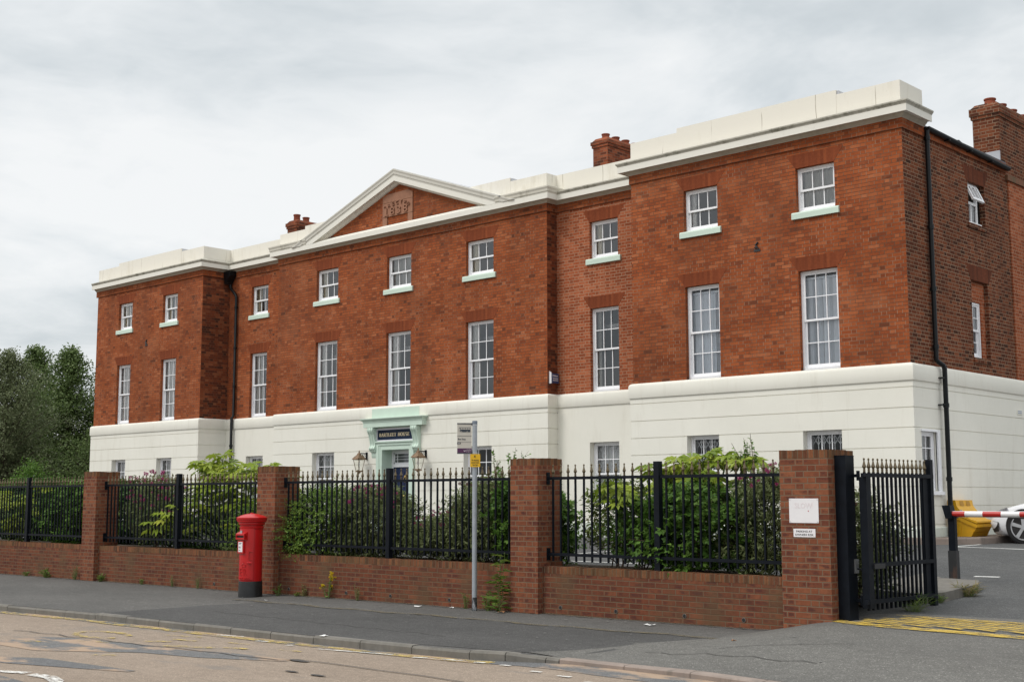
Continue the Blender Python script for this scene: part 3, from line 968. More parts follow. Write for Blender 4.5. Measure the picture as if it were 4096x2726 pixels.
def rake(loop, name, mat):
    mb = MB()
    for sgn in (-1, 1):
        i = len(mb.v)
        m = len(loop)
        for y, va in loop: mb.v.append((0, y, va))
        for y, va in loop:
            zc = 9.59
            mb.v.append((sgn * (va - zc) / SL, y, zc))
        for j in range(m):
            j2 = (j + 1) % m
            q = (i + j, i + j2, i + m + j2, i + m + j)
            mb.f.append(q if sgn > 0 else q[::-1])
        mb.f.append(tuple(i + m + j for j in range(m)))
    return hpart(name, mb, mat)


y0 = D2
ped_f = rake([(y0 + .05, 10.875), (y0 - .02, 10.875), (y0 - .05, 10.885), (y0 - .075, 10.90), (y0 - .12, 10.945), (y0 - .20, 10.955), (y0 - .23, 10.945), (y0 - .23, 11.095), (y0 - .2, 11.10), (y0 + .2, 11.10), (y0 + .2, 10.875)], 'pediment_cornice', M['cornice'])
rake([(y0 - .20, 11.098), (y0 - .228, 11.098), (y0 - .234, 11.14), (y0 - .248, 11.152), (y0 - .253, 11.22), (y0 - .272, 11.268), (y0 - .272, 11.302), (y0 + .1, 11.32), (y0 + .1, 11.098)], 'pediment_moulding', weathered('grey_pediment_moulding', (.60, .58, .52), (.40, .37, .30), (.55, .85)))
rake([(y0 - .24, 11.312), (y0 + 2.6, 11.325), (y0 + 2.6, 11.2), (y0 - .24, 11.28)], 'pediment_roof', M['lead'])
mb = MB().quad((-3.7, y0 - .012, 9.55), (3.7, y0 - .012, 9.55), (0, y0 - .012, 11.0))
mb.quad((-3.7, y0 + 2.4, 9.5), (0, y0 + 2.4, 11.0), (3.7, y0 + 2.4, 9.5))
hpart('tympanum', mb, M['brick'])
YX = lambda y: (lambda u, v, d: (u, y + d, v))
mb = MB()
ys = y0 - .05
mb.prism([(-.70, 9.955), (.62, 9.955), (.62, 10.375), (-.70, 10.375)], YX(ys), 0, .06)
mb.prism([(-.70, 10.385), (.62, 10.385), (.62, 10.56), (.40, 10.655), (-.45, 10.635), (-.70, 10.545)], YX(ys), 0, .06)
mb.prism([(-.70, 9.60), (-.50, 9.60), (-.50, 9.945), (-.70, 9.945)], YX(ys), 0, .06)
mb.prism([(.42, 9.60), (.62, 9.60), (.62, 9.945), (.42, 9.945)], YX(ys), 0, .06)
stone = hpart('date_stone', mb, M['sandstone'])
mb = MB()
for ch, u, v, rt in (('E', -.57, 10.215, 42), ('R', -.40, 10.275, 24), ('E', -.215, 10.305, 12), ('C', -.04, 10.315, 2), ('T', .14, 10.31, -6), ('E', .31, 10.27, -18), ('D', .46, 10.215, -26)):
    add_text(mb, Matrix.Translation((u, ys - .002, v)) @ Matrix.Rotation(R(-rt), 4, 'Y') @ Matrix.Translation((-.04, 0, -.045)), ch, .11, .092, bold=.0, extr=.03)
for ch, u in (('1', -.585), ('8', -.33), ('3', -.06), ('8', .24)):
    add_text(mb, Matrix.Translation((u, ys - .002, 9.99)), ch, .23, .10 if ch == '1' else .185, bold=.0, extr=.035)
mb.box(-.60, -.43, ys - .035, ys, 9.985, 10.02)
hpart('raised_lettering', mb, M['sandstone'], stone)

# roof behind the parapets, rooms behind the windows
mb = MB()
mb.quad((-X3 + .1, 1.5, 9.40), (X3 - .05, 1.45, 9.40), (X3 - .05, 9.4, 9.36), (-X3 + .1, 9.4, 9.36))
for xa, xb, ya in ((-X3 + .1, -X2 - .3, .3), (X2 + .3, X3 - .3, .3), (-X1 + .3, X1 - .3, D2 + .3)):
    mb.quad((xa, ya, 9.64), (xb, ya, 9.64), (xb, 1.6, 9.64), (xa, 1.6, 9.64))
mb.prism([(1.5, 9.41), (9.3, 9.41), (5.4, 10.25)], lambda u, v, d: (d, u, v), -X3 + .3, 15.0)
hpart('roof', mb, M['slate'])
mb = MB()
mb.quad((-16, 4.3, .5), (16, 4.3, .5), (16, 4.3, 9.3), (-16, 4.3, 9.3))
for xx in (-9.3, -5.7, -1.7, 1.7, 5.7, 9.3, 12.7): mb.box(xx - .06, xx + .06, 1.35, 4.3, .5, 9.3)
for xx in (-12.7,): mb.box(xx - .06, xx + .06, .3, 4.3, .5, 9.3)
hpart('room_wall', mb, M['interior'])
mb = MB()
for z in (.70, 3.95, 6.72): mb.box(-16, 16, 1.32, 4.3, z - .05, z + .1)
for z in (.70, 3.95, 6.72):
    for xa, xb in ((-16, -9.3), (9.3, 16)): mb.box(xa, xb, .2, 1.33, z - .05, z + .1)
mb.box(-16, 16, 1.32, 4.3, 9.2, 9.3)
hpart('room_floor', mb, M['carpet'])
mb = MB().box(-16, 16, 1.40, 4.3, 6.60, 6.66).box(-16, 16, 1.4, 4.3, 9.05, 9.12)
hpart('room_ceiling', mb, M['interior'])

# stucco ground storey
OB = .06


def offset_path(path, o):
    P = [Vector(p) for p in path]
    r = []
    for k in range(len(P)):
        ds = []
        if k > 0: ds.append((P[k] - P[k - 1]).normalized())
        if k < len(P) - 1: ds.append((P[k + 1] - P[k]).normalized())
        ns = [Vector((d.y, -d.x)) for d in ds]
        n_ = ns[0] if len(ns) == 1 else (ns[0] + ns[1]) / (1 + ns[0].dot(ns[1]))
        r.append(P[k] + n_ * o)
    return r


BP = offset_path(OUT, OB)
GR = [3.86, 3.455, 3.055, 2.66, 2.275, 1.885, 1.50, 1.13]
GW = {'L1': (-14.66 + .0, -13.71, 0), 'L2': (-11.66, -10.71, 0), 'LL': (-7.92, -6.98, D1), 'C1': (-3.87, -2.80, D2), 'C3': (2.79, 3.86, D2), 'RL': (6.95, 7.90, D1), 'R1': (10.73, 11.60, 0), 'R2': (13.72, 14.63, 0)}
GZ0, GZ1 = 1.48, 3.068
DOOR = (-.575, .600, .3, 3.075)
segs = {1: ['L1', 'L2'], 3: ['LL'], 5: ['C1', 'C3', 'D'], 7: ['RL'], 9: ['R1', 'R2']}
mb = MB()
for k in range(len(BP) - 1):
    a, b = BP[k], BP[k + 1]
    L = (b - a).length
    u = (b - a) / L
    nin = Vector((-u.y, u.x))
    ops = []
    for q in segs.get(k, []):
        if q == 'D': ops.append((DOOR[0] - a.x, DOOR[1] - a.x, DOOR[2] - .02, DOOR[3], .42))
        else: ops.append((GW[q][0] - a.x, GW[q][1] - a.x, GZ0, GZ1, .17))
    if k == 10: ops = [(.231 - a.y, .885 - a.y, 1.80, 2.99, .05)]
    wall_sheet(mb, a, u, nin, L, .3, 4.0, ops, [] if k in (3, 7, 2, 8) and k in (3, 7) else GR)
hpart('stucco_base', mb, M['stucco'])
band = [(.0, 4.349), (.045, 4.338), (.075, 4.312), (.088, 4.27), (.090, 4.004), (.084, 3.992), (.03, 3.988)]
hpart('stucco_band', MB().sweep(OUT, band), M['stucco'], smooth=35)
pl = [(.03, 1.085), (.085, 1.075), (.10, 1.06), (.10, .3)]
hpart('plinth', MB().sweep(OUT[:6] + [(-.82, D2)], pl), M['mint_light'])
hpart('plinth', MB().sweep([(.84, D2)] + OUT[6:], pl), M['mint_light'])


# ---- windows
def sash_window(wd, h, rows, cols=3, box=.045, stile=.045, bar=.020, rail=.045, bot=.075, gl='glass'):
    """frame and panes in local x (along wall), y (inward), z up from the opening's bottom"""
    f = MB()
    p = MB()
    W2 = wd / 2 - .003
    f.box(-W2, -W2 + box, .095, .21, 0, h - .003)
    f.box(W2 - box, W2, .095, .21, 0, h - .003)
    f.box(-W2 + box, W2 - box, .095, .21, h - box - .003, h - .003)
    f.box(-W2 + box, W2 - box, .085, .21, 0, .05)
    xi0, xi1 = -W2 + box, W2 - box
    zi0, zi1 = .05, h - box - .003
    zm = (zi0 + zi1) / 2
    for (za, zb, ya, yb, lower) in ((zm - rail / 2, zi1, .115, .15, False), (zi0, zm + rail / 2, .155, .19, True)):
        ra, rb = (bot if lower else rail), (rail if lower else .04)
        f.box(xi0, xi0 + stile, ya, yb, za, zb)
        f.box(xi1 - stile, xi1, ya, yb, za, zb)
        f.box(xi0 + stile, xi1 - stile, ya, yb, za, za + ra)
        f.box(xi0 + stile, xi1 - stile, ya, yb, zb - rb, zb)
        gx0, gx1, gz0, gz1 = xi0 + stile, xi1 - stile, za + ra, zb - rb
        for c in range(1, cols):
            xx = gx0 + (gx1 - gx0) * c / cols
            f.box(xx - bar / 2, xx + bar / 2, ya + .004, yb - .006, gz0, gz1)
        for r in range(1, rows):
            zz = gz0 + (gz1 - gz0) * r / rows
            f.box(gx0, gx1, ya + .003, yb - .007, zz - bar / 2, zz + bar / 2)
        ym = (ya + yb) / 2 + .004
        p.quad((gx0, ym, gz0), (gx1, ym, gz0), (gx1, ym, gz1), (gx0, ym, gz1))
    return f.mesh('window', M['white']), p.mesh('pane', M[gl])


def curtain_mesh(u0, u1, z0, z1, y, mat, waves=9, amp=.018, name='curtain'):
    mb = MB()
    n = max(6, int(waves * 6))
    for t in range(n + 1):
        xx = u0 + (u1 - u0) * t / n
        yy = y + amp * math.sin(t / 6 * 2 * math.pi) + amp * .5 * math.sin(t * .37)
        mb.v += [(xx, yy, z0), (xx, yy, z1), (xx, yy + .006, z1), (xx, yy + .006, z0)]
    for t in range(n):
        a, b = 4 * t, 4 * t + 4
        mb.f += [(a, b, b + 1, a + 1), (a + 2, b + 2, b + 3, a + 3), (a + 1, b + 1, b + 2, a + 2)]
    return mb.mesh(name, mat)


def blind_mesh(wd, h):
    mb = MB()
    mb.box(-wd / 2 + .03, wd / 2 - .03, .225, .265, h - .17, h - .12)
    n = 11
    for k in range(n):
        xx = -wd / 2 + .06 + (wd - .12) * k / (n - 1)
        a = R(random.choice([-14, 8, 22, 34, 48, 64]))
        c, s = math.cos(a) * .0405, math.sin(a) * .034
        mb.quad((xx - c, .255 - s, .06), (xx + c, .255 + s, .06), (xx + c, .255 + s, h - .17), (xx - c, .255 - s, h - .17))
        mb.quad((xx - c, .258 - s, .06), (xx - c, .258 - s, h - .17), (xx + c, .258 + s, h - .17), (xx + c, .258 + s, .06))
    return mb.mesh('blind', M['blind'])


def grille_mesh(wd, h):
    mb = MB()
    n = 6
    for k in range(n + 1):
        xx = -wd / 2 + .07 + (wd - .14) * k / n
        mb.box(xx - .010, xx + .010, .215, .229, .02, h - .05)
    st = (wd - .14) / n
    zz = .10
    while zz < h - .25:
        for k in range(n):
            xa = -wd / 2 + .07 + st * k
            for (a, b) in (((xa, zz), (xa + st, zz + .19)), ((xa + st, zz), (xa, zz + .19))):
                mb.tube([(a[0], .222, a[1]), (b[0], .222, b[1])], .009, 4, False)
        zz += .40
    return mb.mesh('security_grille', M['grille'])


def lintel_mesh(wd, zt, splay=.22, hgt=.305):
    a = wd / 2
    return MB().prism([(-a, zt + .001), (a, zt + .001), (a + splay, zt + hgt), (-a - splay, zt + hgt)], lambda u, v, d: (u, d, v), -.004, .03).mesh('lintel', M['rubbed'])


def sill_mesh(wd):
    a = wd / 2 + .10
    mb = MB()
    mb.prism([(-.052, 0), (-.052, .115), (-.035, .145), (.11, .155), (.11, 0)], lambda u, v, d: (d, u, v), -a, a)
    return mb.mesh('sill', M['mint'])


HT, HF, HG = ZT - ZTs, ZF - ZFB, GZ1 - GZ0
WM = {}
for wd in (WS, WC):
    WM[wd] = dict(T=sash_window(wd, HT, 1), F=sash_window(wd, HF, 2), lt=lintel_mesh(wd, HT), lf=lintel_mesh(wd, HF), sill=sill_mesh(wd))


def add_window(meshes, loc, rot=0., lintel=None, sill=None, inside=(), label=None):
    f = link('window', meshes[0], house)
    f.location = Vector(loc) - house.location
    f.rotation_euler = (0, 0, rot)
    if label: f['label'] = label
    part('pane', meshes[1], f)
    if lintel: part('lintel', lintel, f)
    if sill: part('sill', sill, f, (0, 0, -.145))
    for nm, me in inside: part(nm, me, f)
    return f


def ctn(wd, h, a, b, mat, z0=.05, y=.225, waves=None):
    """curtain over the fraction a..b of the width"""
    return ('curtain', curtain_mesh(-wd / 2 + .03 + (wd - .06) * a, -wd / 2 + .03 + (wd - .06) * b, z0, h - .05, y, mat, waves or max(2, int((b - a) * 9))))


def pelmet(wd, z):
    return ('ceiling_edge', MB().box(-wd / 2 - .3, wd / 2 + .3, .50, .56, z, z + .05).box(-wd / 2 - .3, wd / 2 + .3, .52, .56, z - .05, z).mesh('ceiling_edge', M['white']))


BW = sash_window(WS, HF, 2, gl='clear_glass')
TOPI = {'L1': [(.0, .35, 'cream_curtain'), (.45, .8, 'net')], 'L2': [(.0, .3, 'cream_curtain'), (.42, .7, 'net')], 'LL': [(.0, .34, 'cream_curtain'), (.85, 1, 'net')], 'C1': [(.0, .3, 'cream_curtain')],
        'C2': [(.0, .97, 'grey_curtain')], 'C3': [(.0, .28, 'cream_curtain'), (.93, 1, 'cream_curtain')], 'RL': [(.0, .26, 'cream_curtain')], 'R1': [(.0, .22, 'net')], 'R2': [(.0, .97, 'grey_curtain')]}  # R2: full grey curtain added in place of the panes' sky reflection
FIRI = {'L1': [(.0, .62, 'net')], 'L2': [(.0, .97, 'net')], 'LL': [(.0, .5, 'net'), (.88, 1, 'net')], 'C1': [(.0, .3, 'net'), (.72, 1, 'net')], 'C2': [(.0, .34, 'net'), (.93, 1, 'net')], 'C3': [(.0, .3, 'net')],
        'RL': [(.0, .2, 'grey_curtain')], 'R1': None, 'R2': None}
for k, (c, y, wd) in XW.items():
    h = HT
    add_window(WM[wd]['T'], (c, y, ZTs), 0, WM[wd]['lt'], WM[wd]['sill'], [ctn(wd, h, a, b, M[m_]) for a, b, m_ in TOPI[k]])
    h = HF
    ins = [('blind', blind_mesh(wd, h))] if FIRI[k] is None else [ctn(wd, h, a, b, M[m_]) for a, b, m_ in FIRI[k]]
    if k in ('C1', 'C2', 'C3', 'RL', 'LL'): ins.append(pelmet(wd, h * .80))
    add_window(BW if FIRI[k] is None else WM[wd]['F'], (c, y, ZFB), 0, WM[wd]['lf'], None, ins)
GWM = {}
for k, (xa, xb, y) in GW.items():
    wd = xb - xa
    key = round(wd, 3)
    if key not in GWM: GWM[key] = (sash_window(wd, HG, 2, gl='clear_glass'), grille_mesh(wd, HG))
    ins = []
    if k != 'C3': ins.append(('security_grille', GWM[key][1]))
    if k in ('L1', 'L2', 'LL', 'C1'): ins.append(ctn(wd, HG, 0, 1, M['grey_curtain'], y=.30))
    if k == 'RL': ins.append(ctn(wd, HG, 0, 1, M['net'], y=.30))
    add_window(GWM[key][0], ((xa + xb) / 2, y + .01, GZ0), 0, None, None, ins)
# side windows
wd = SIDE_F[1] - SIDE_F[0] - .22
hh = 5.94 - 4.70
f = add_window(sash_window(wd, hh, 2, 2), (X3 - .02, SIDE_F[0] + wd / 2 + .005, 4.70), R(90), None, None, [ctn(wd, hh, 0, .55, M['blind'])])
mb = MB().box(X3 - .125, X3 - .09, SIDE_F[0] + .003, SIDE_F[1] - .003, 5.94, SIDE_F[3] - .003).box(X3 - .125, X3 - .09, SIDE_F[0] + wd + .01, SIDE_F[1] - .003, 4.7, 5.94)
hpart('niche_infill', mb, M['brick_pale'])
for z in (4.58, 7.56):
    mb = MB()
    for k in range(7): mb.box(X3 - .05, X3 + .035, 2.98 + k * .135, 2.98 + k * .135 + .125, z, z + .105)
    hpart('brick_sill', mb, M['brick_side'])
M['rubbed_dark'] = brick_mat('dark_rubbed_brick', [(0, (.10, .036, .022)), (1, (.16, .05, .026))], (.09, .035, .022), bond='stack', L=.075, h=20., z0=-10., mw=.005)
for zt in (SIDE_T[3], SIDE_F[3]):
    hpart('side_lintel', MB().prism([(3.0, zt + .002), (3.95, zt + .002), (4.15, zt + .33), (2.82, zt + .33)], lambda u, v, d: (X3 + d, u, v), -.02, .004), M['rubbed_dark'])
wdt, ht = SIDE_T[1] - SIDE_T[0] - .20, SIDE_T[3] - SIDE_T[2]
mb = MB()
W2 = wdt / 2
for xa, xb, za, zb in ((-W2, -W2 + .06, 0, ht), (W2 - .06, W2, 0, ht), (-W2 + .06, W2 - .06, ht - .06, ht), (-W2 + .06, W2 - .06, 0, .06), (-W2 + .06, W2 - .06, ht * .48, ht * .48 + .06), (-.02, .02, .06, ht * .48)):
    mb.box(xa, xb, .06, .12, za, zb)
mb.box(-W2, W2 + .02, -.02, .06, -.012, .022)
fw = link('window', mb.mesh('casement_window', M['white']), house)
fw.location = Vector((X3 - .03, SIDE_T[0] + W2 + .004, SIDE_T[2] + .004)) - house.location
fw.rotation_euler = (0, 0, R(90))
fw['label'] = 'small casement with its top light propped open'
part('pane', MB().quad((-W2 + .06, .09, .06), (W2 - .06, .09, .06), (W2 - .06, .09, ht * .48), (-W2 + .06, .09, ht * .48)).mesh('pane', M['glass']), fw)
mb = MB()
lh = ht * .52 - .07
for xa, xb, za, zb in ((-W2 + .04, -W2 + .1, -lh, 0), (W2 - .1, W2 - .04, -lh, 0), (-W2 + .1, W2 - .1, -.06, 0), (-W2 + .1, W2 - .1, -lh, -lh + .06), (-.1, -.07, -lh + .06, -.06), (.09, .12, -lh + .06, -.06)):
    mb.box(xa, xb, -.02, .025, za, zb)
ol = part('open_light', mb.mesh('open_light', M['white']), fw, (0, .05, ht - .05), (R(-24), 0, 0))
wd2 = .65
fs = add_window(sash_window(wd2, 1.18, 2, 2), (X3 + OB + .04, .558, 1.805), R(90), None, None, [ctn(wd2, 1.18, 0, .4, M['grey_curtain']), ctn(wd2, 1.18, .6, 1, M['grey_curtain'])])
hpart('window_architrave', MB().box(X3 + OB - .02, X3 + OB + .035, .885, 1.0, 1.78, 3.03).box(X3 + OB - .02, X3 + OB + .035, .19, .885, 2.985, 3.03).box(X3 + OB - .02, X3 + OB + .075, .19, 1.03, 1.72, 1.79), M['white'])
hpart('wall_plaque', MB().box(X3 + OB - .01, X3 + OB + .015, 5.02, 5.30, 3.54, 3.64), M['stucco'])
mb = MB()
for z in (3.615, 3.575): mb.box(X3 + OB + .012, X3 + OB + .018, 5.05, 5.26, z - .012, z + .010)
hpart('plaque_lettering', mb, plain('faded_blue_print', (.34, .38, .48), .6))

# ---- entrance
yb = D2 - OB                                    # face of the stucco
mb = MB()
for s in (-1, 1):
    a, b = (-.80, DOOR[0]) if s < 0 else (DOOR[1], .82)
    o_, i_ = (a, b) if s < 0 else (b, a)
    e = .10 * s
    mb.box(min(a, b), max(a, b), yb - .03, yb + .01, .4, 3.075)
    mb.box(min(o_, o_ - e), max(o_, o_ - e), yb - .055, yb - .03, .4, 3.28)
    mb.box(min(o_ - e, o_ - e * 1.5), max(o_ - e, o_ - e * 1.5), yb - .043, yb - .03, .4, 3.23)
mb.box(-.80, .82, yb - .03, yb + .01, 3.075, 3.28)
mb.box(-.70, .72, yb - .055, yb - .03, 3.20, 3.28)
mb.box(-.82, .84, yb - .09, yb - .0, 3.28, 3.318)
hpart('door_surround', mb, M['mint'])
mb = MB()
for xa in (DOOR[0], DOOR[1]):
    s = 1 if xa < 0 else -1
    mb.box(min(xa, xa + .004 * s), max(xa, xa + .004 * s), yb - .028, yb + .40, .4, 3.071)
mb.box(DOOR[0], DOOR[1], yb - .028, yb + .4, 3.067, 3.073)
hpart('door_reveal', mb, M['mint'])
can = MB()
prof = [(0, 3.73), (.17, 3.73), (.17, 3.865), (.18, 3.87), (.185, 3.90), (.24, 3.955), (.25, 3.965), (.25, 3.985), (0, 4.01)]
can.sweep([(-1.08, D2 + .05), (-1.08, yb), (1.12, yb), (1.12, D2 + .05)], prof, True)
can.box(-1.05, 1.09, yb - .02, yb + .03, 3.70, 3.99)
can.box(-1.02, 1.03, D2 - .094, D2 - .02, 4.005, 4.275)
canopy = hpart('door_canopy', can, M['mint'])
for cx in (-.925, .945):
    mb = MB()
    # scrolled bracket: side profile in (out, z)
    pr = []
    for t in np.linspace(0, 1, 26):
        z = 3.72 - t * .70
        o_ = .165 - .10 * sm(t * 1.25) + .035 * math.exp(-((t - .12) / .12) ** 2) + .055 * math.exp(-((t - .86) / .085) ** 2)
        pr.append((o_, z))
    pr += [(.03, 2.99), (.02, 2.90), (.0, 2.84)]
    poly = [(o_, z) for o_, z in pr] + [(-.02, 2.84), (-.02, 3.72)]
    mb.prism(poly, lambda u, v, d: (d, yb - u, v), cx - .11, cx + .11)
    mb.prism([(o_ + .012, z) for o_, z in pr[:26]] + [(0, 3.02), (0, 3.72)], lambda u, v, d: (d, yb - u, v), cx - .028, cx + .028)
    mb.prism([(o_ + .012, z) for o_, z in pr[:26]] + [(0, 3.02), (0, 3.72)], lambda u, v, d: (d, yb - u, v), cx - .118, cx - .085)
    mb.prism([(o_ + .012, z) for o_, z in pr[:26]] + [(0, 3.02), (0, 3.72)], lambda u, v, d: (d, yb - u, v), cx + .085, cx + .118)
    for sx in (-1, 1):
        mb.tube([(cx + sx * .112, yb - .10, 3.63), (cx + sx * .125, yb - .10, 3.63)], [.07, .05], 14)
        mb.tube([(cx + sx * .112, yb - .065, 3.12), (cx + sx * .125, yb - .065, 3.12)], [.06, .04], 14)
    hpart('scroll_bracket', mb, M['mint'])
mb = MB().box(-.79, .81, yb - .012, yb + .02, 3.345, 3.655)
sign = hpart('name_board', mb, M['navy_sign'])
mb = MB()
for a, b, c, d in ((-.815, .835, 3.645, 3.685), (-.815, .835, 3.315, 3.355), (-.815, -.775, 3.355, 3.645), (.795, .835, 3.355, 3.645)):
    mb.box(a, b, yb - .035, yb + .01, c, d)
hpart('board_frame', mb, plain('lilac_white_paint', (.66, .64, .70), .5), sign)


# serif capitals, drawn stroke by stroke on a 1-high body
def serif(txt, h, gap=.09, space=.42):
    T, t = .17, .075
    mb = MB()
    fn = lambda u, v, d: (u * h, d, v * h)

    def rect(x0, x1, z0, z1): mb.prism([(x0, z0), (x1, z0), (x1, z1), (x0, z1)], fn, -.012, 0)

    def stem(xc, z0=0, z1=1, srf=True):
        rect(xc - T / 2, xc + T / 2, z0, z1)
        if srf:
            rect(xc - T * .95, xc + T * .95, z0, z0 + .055)
            rect(xc - T * .95, xc + T * .95, z1 - .055, z1)

    def diag(xa, za, xb, zb, w_): mb.prism([(xa - w_ / 2, za), (xa + w_ / 2, za), (xb + w_ / 2, zb), (xb - w_ / 2, zb)], fn, -.012, 0)

    def ring(cx, cz, rx, rz, a0, a1, wx=T, wz=t):
        n = 14
        for k in range(n):
            p = [a0 + (a1 - a0) * k / n, a0 + (a1 - a0) * (k + 1) / n]
            q = [(cx + rx * math.cos(p[0]), cz + rz * math.sin(p[0])), (cx + rx * math.cos(p[1]), cz + rz * math.sin(p[1])),
                 (cx + (rx - wx) * math.cos(p[1]), cz + (rz - wz) * math.sin(p[1])), (cx + (rx - wx) * math.cos(p[0]), cz + (rz - wz) * math.sin(p[0]))]
            mb.prism(q, fn, -.012, 0)
    pos = [0.]
    for ch in txt:
        i = len(mb.v)
        wd_ = .7
        hp = math.pi / 2
        if ch == 'B':
            stem(.15); rect(.15, .38, .93, 1); rect(.15, .40, .47, .54); rect(.15, .40, 0, .07)
            ring(.36, .735, .30, .265, -hp, hp); ring(.38, .27, .34, .27, -hp, hp); wd_ = .72
        elif ch == 'A':
            diag(.08, 0, .36, 1, t); diag(.66, 0, .38, 1, T); rect(.18, .55, .30, .37); rect(-.04, .22, 0, .055); rect(.50, .82, 0, .055); wd_ = .78
        elif ch == 'R':
            stem(.15); rect(.15, .40, .93, 1); rect(.15, .40, .46, .53); ring(.38, .73, .32, .27, -hp, hp); diag(.70, 0, .42, .5, T); rect(.62, .86, 0, .055); wd_ = .82
        elif ch == 'T':
            stem(.36, 0, .97); rect(.0, .72, .93, 1); rect(0, .06, .76, 1); rect(.66, .72, .76, 1); wd_ = .72
        elif ch == 'L':
            stem(.15); rect(.15, .62, 0, .07); rect(.57, .63, 0, .26); wd_ = .63
        elif ch == 'E':
            stem(.15); rect(.15, .60, 0, .07); rect(.15, .48, .47, .54); rect(.15, .58, .93, 1); rect(.55, .61, 0, .24); rect(.53, .59, .78, 1); rect(.43, .48, .38, .63); wd_ = .63
        elif ch == 'H':
            stem(.15); stem(.65); rect(.15, .65, .47, .54); wd_ = .8
        elif ch == 'O':
            ring(.40, .5, .42, .52, 0, 2 * math.pi); wd_ = .82
        elif ch == 'U':
            stem(.15, .3, 1, False); rect(0, .32, .945, 1); rect(.60, .67, .3, 1); rect(.5, .78, .945, 1); ring(.37, .32, .305, .34, math.pi, 2 * math.pi, .12); wd_ = .78
        elif ch == 'S':
            ring(.31, .74, .28, .27, R(20), R(235), .13); ring(.31, .27, .30, .28, R(-130), R(80), .15); diag(.42, .32, .18, .62, .2); wd_ = .62
        elif ch == ' ':
            wd_ = space
        for j in range(i, len(mb.v)): mb.v[j] = (mb.v[j][0] + pos[0] * h, mb.v[j][1], mb.v[j][2])
        pos[0] += wd_ + gap
    return mb, (pos[0] - gap) * h


for word, x_, w_ in (('BARTLEET', -.70, .735), ('HOUSE', .115, .485)):
    tm, tw = serif(word, .102)
    tm.v = [(v[0] * w_ / tw + x_, v[1] + yb - .0125, v[2] + 3.452) for v in tm.v]
    hpart('board_lettering', tm, M['gold'], sign)
# door, transom, furniture
yd = yb + .36
mb = MB().box(DOOR[0] + .004, DOOR[0] + .07, yd, yd + .08, .5, 3.066).box(DOOR[1] - .07, DOOR[1] - .004, yd, yd + .08, .5, 3.066).box(DOOR[0] + .07, DOOR[1] - .07, yd, yd + .08, 3.0, 3.066)
mb.box(DOOR[0] + .07, DOOR[1] - .07, yd - .02, yd + .08, 2.575, 2.67)
xa, xb = DOOR[0] + .07, DOOR[1] - .07
mb.box(xa, xa + .04, yd + .02, yd + .06, 2.67, 3.0).box(xb - .04, xb, yd + .02, yd + .06, 2.67, 3.0).box(xa, xb, yd + .02, yd + .06, 2.96, 3.0).box(xa, xb, yd + .02, yd + .06, 2.67, 2.71)
for xx in (xa + .15, xb - .15, xb - .32): mb.box(xx - .009, xx + .009, yd + .025, yd + .05, 2.71, 2.96)
for zz in (2.795, 2.88): mb.box(xa, xb, yd + .027, yd + .048, zz - .008, zz + .008)
dfr = hpart('door_frame', mb, M['white'])
hpart('transom_pane', MB().quad((xa, yd + .045, 2.7), (xb, yd + .045, 2.7), (xb, yd + .045, 2.97), (xa, yd + .045, 2.97)), M['glass'], dfr)
mb = MB().box(xa, xb, yd + .03, yd + .07, .55, 2.575)
for (pa, pb, za, zb) in ((xa + .1, -.05, 1.75, 2.45), (.07, xb - .1, 1.75, 2.45), (xa + .1, -.05, .85, 1.55), (.07, xb - .1, .85, 1.55)):
    for (a, b, c, d) in ((pa, pb, zb - .03, zb), (pa, pb, za, za + .03), (pa, pa + .03, za + .03, zb - .03), (pb - .03, pb, za + .03, zb - .03)):
        mb.box(a, b, yd + .015, yd + .03, c, d)
door = hpart('front_door', mb, M['navy'])
mb = MB().lathe([(.0, 0), (.04, .005), (.045, .03), (.03, .05), (.0, .055)], n=14)
mb.xf(Matrix.Translation((.02, yd + .03, 2.30)) @ Matrix.Rotation(R(90), 4, 'X'))
ring_ = [(.02 + .045 * math.sin(t), yd - .02 - .01 * math.cos(t), 2.21 + .07 * math.cos(t)) for t in np.linspace(0, 2 * math.pi, 18)]
mb.tube(ring_, .011, 6, False)
hpart('knocker', mb, M['brass'], door)
mb = MB().lathe([(.0, 0), (.05, .004), (.05, .012), (.02, .02), (.02, .05), (.055, .07), (.06, .10), (.035, .125), (.0, .13)], n=16)
mb.xf(Matrix.Translation((.02, yd + .03, 1.72)) @ Matrix.Rotation(R(90), 4, 'X'))
hpart('door_knob', mb, M['brass'], door)
hpart('letter_plate', MB().box(-.12, .16, yd + .02, yd + .03, 1.50, 1.56).box(-.1, .14, yd + .014, yd + .02, 1.512, 1.545), M['brass'], door)
hpart('door_step', MB().box(-.95, .97, yb - .32, yb + .36, .3, .74), M['kerb'])

# ---- rainwater pipes
mb = MB()
px, py = -8.66, D1 - .085
mb.tube([(-9.02, py, 8.98), (-9.02, py, 8.86), (-8.94, py, 8.76), (-8.74, py, 8.60), (px, py, 8.5), (px, py, 4.44), (px, py - .07, 4.36), (px, py - .07, .6)], .048, 10)
for z in (8.1, 6.7, 5.4): mb.tube([(px, py, z), (px, py, z + .07)], .062, 10)
for z in (3.4, 2.2): mb.tube([(px, py - .07, z), (px, py - .07, z + .07)], .062, 10)
dp = hpart('downpipe', mb, M['iron_pipe'], smooth=40)
mb = MB()
mb.prism([(-9.14, 9.38), (-9.14, 9.22), (-9.11, 9.2), (-9.09, 9.03), (-9.06, 8.95), (-8.98, 8.95), (-8.95, 9.03), (-8.78, 9.2), (-8.75, 9.22), (-8.75, 9.38)][::-1], lambda u, v, d: (u, D1 - .04 - d, v), 0, .26)
hpart('rain_hopper', mb, M['iron_pipe'], dp)
mb = MB()
xs_ = X3 + .075
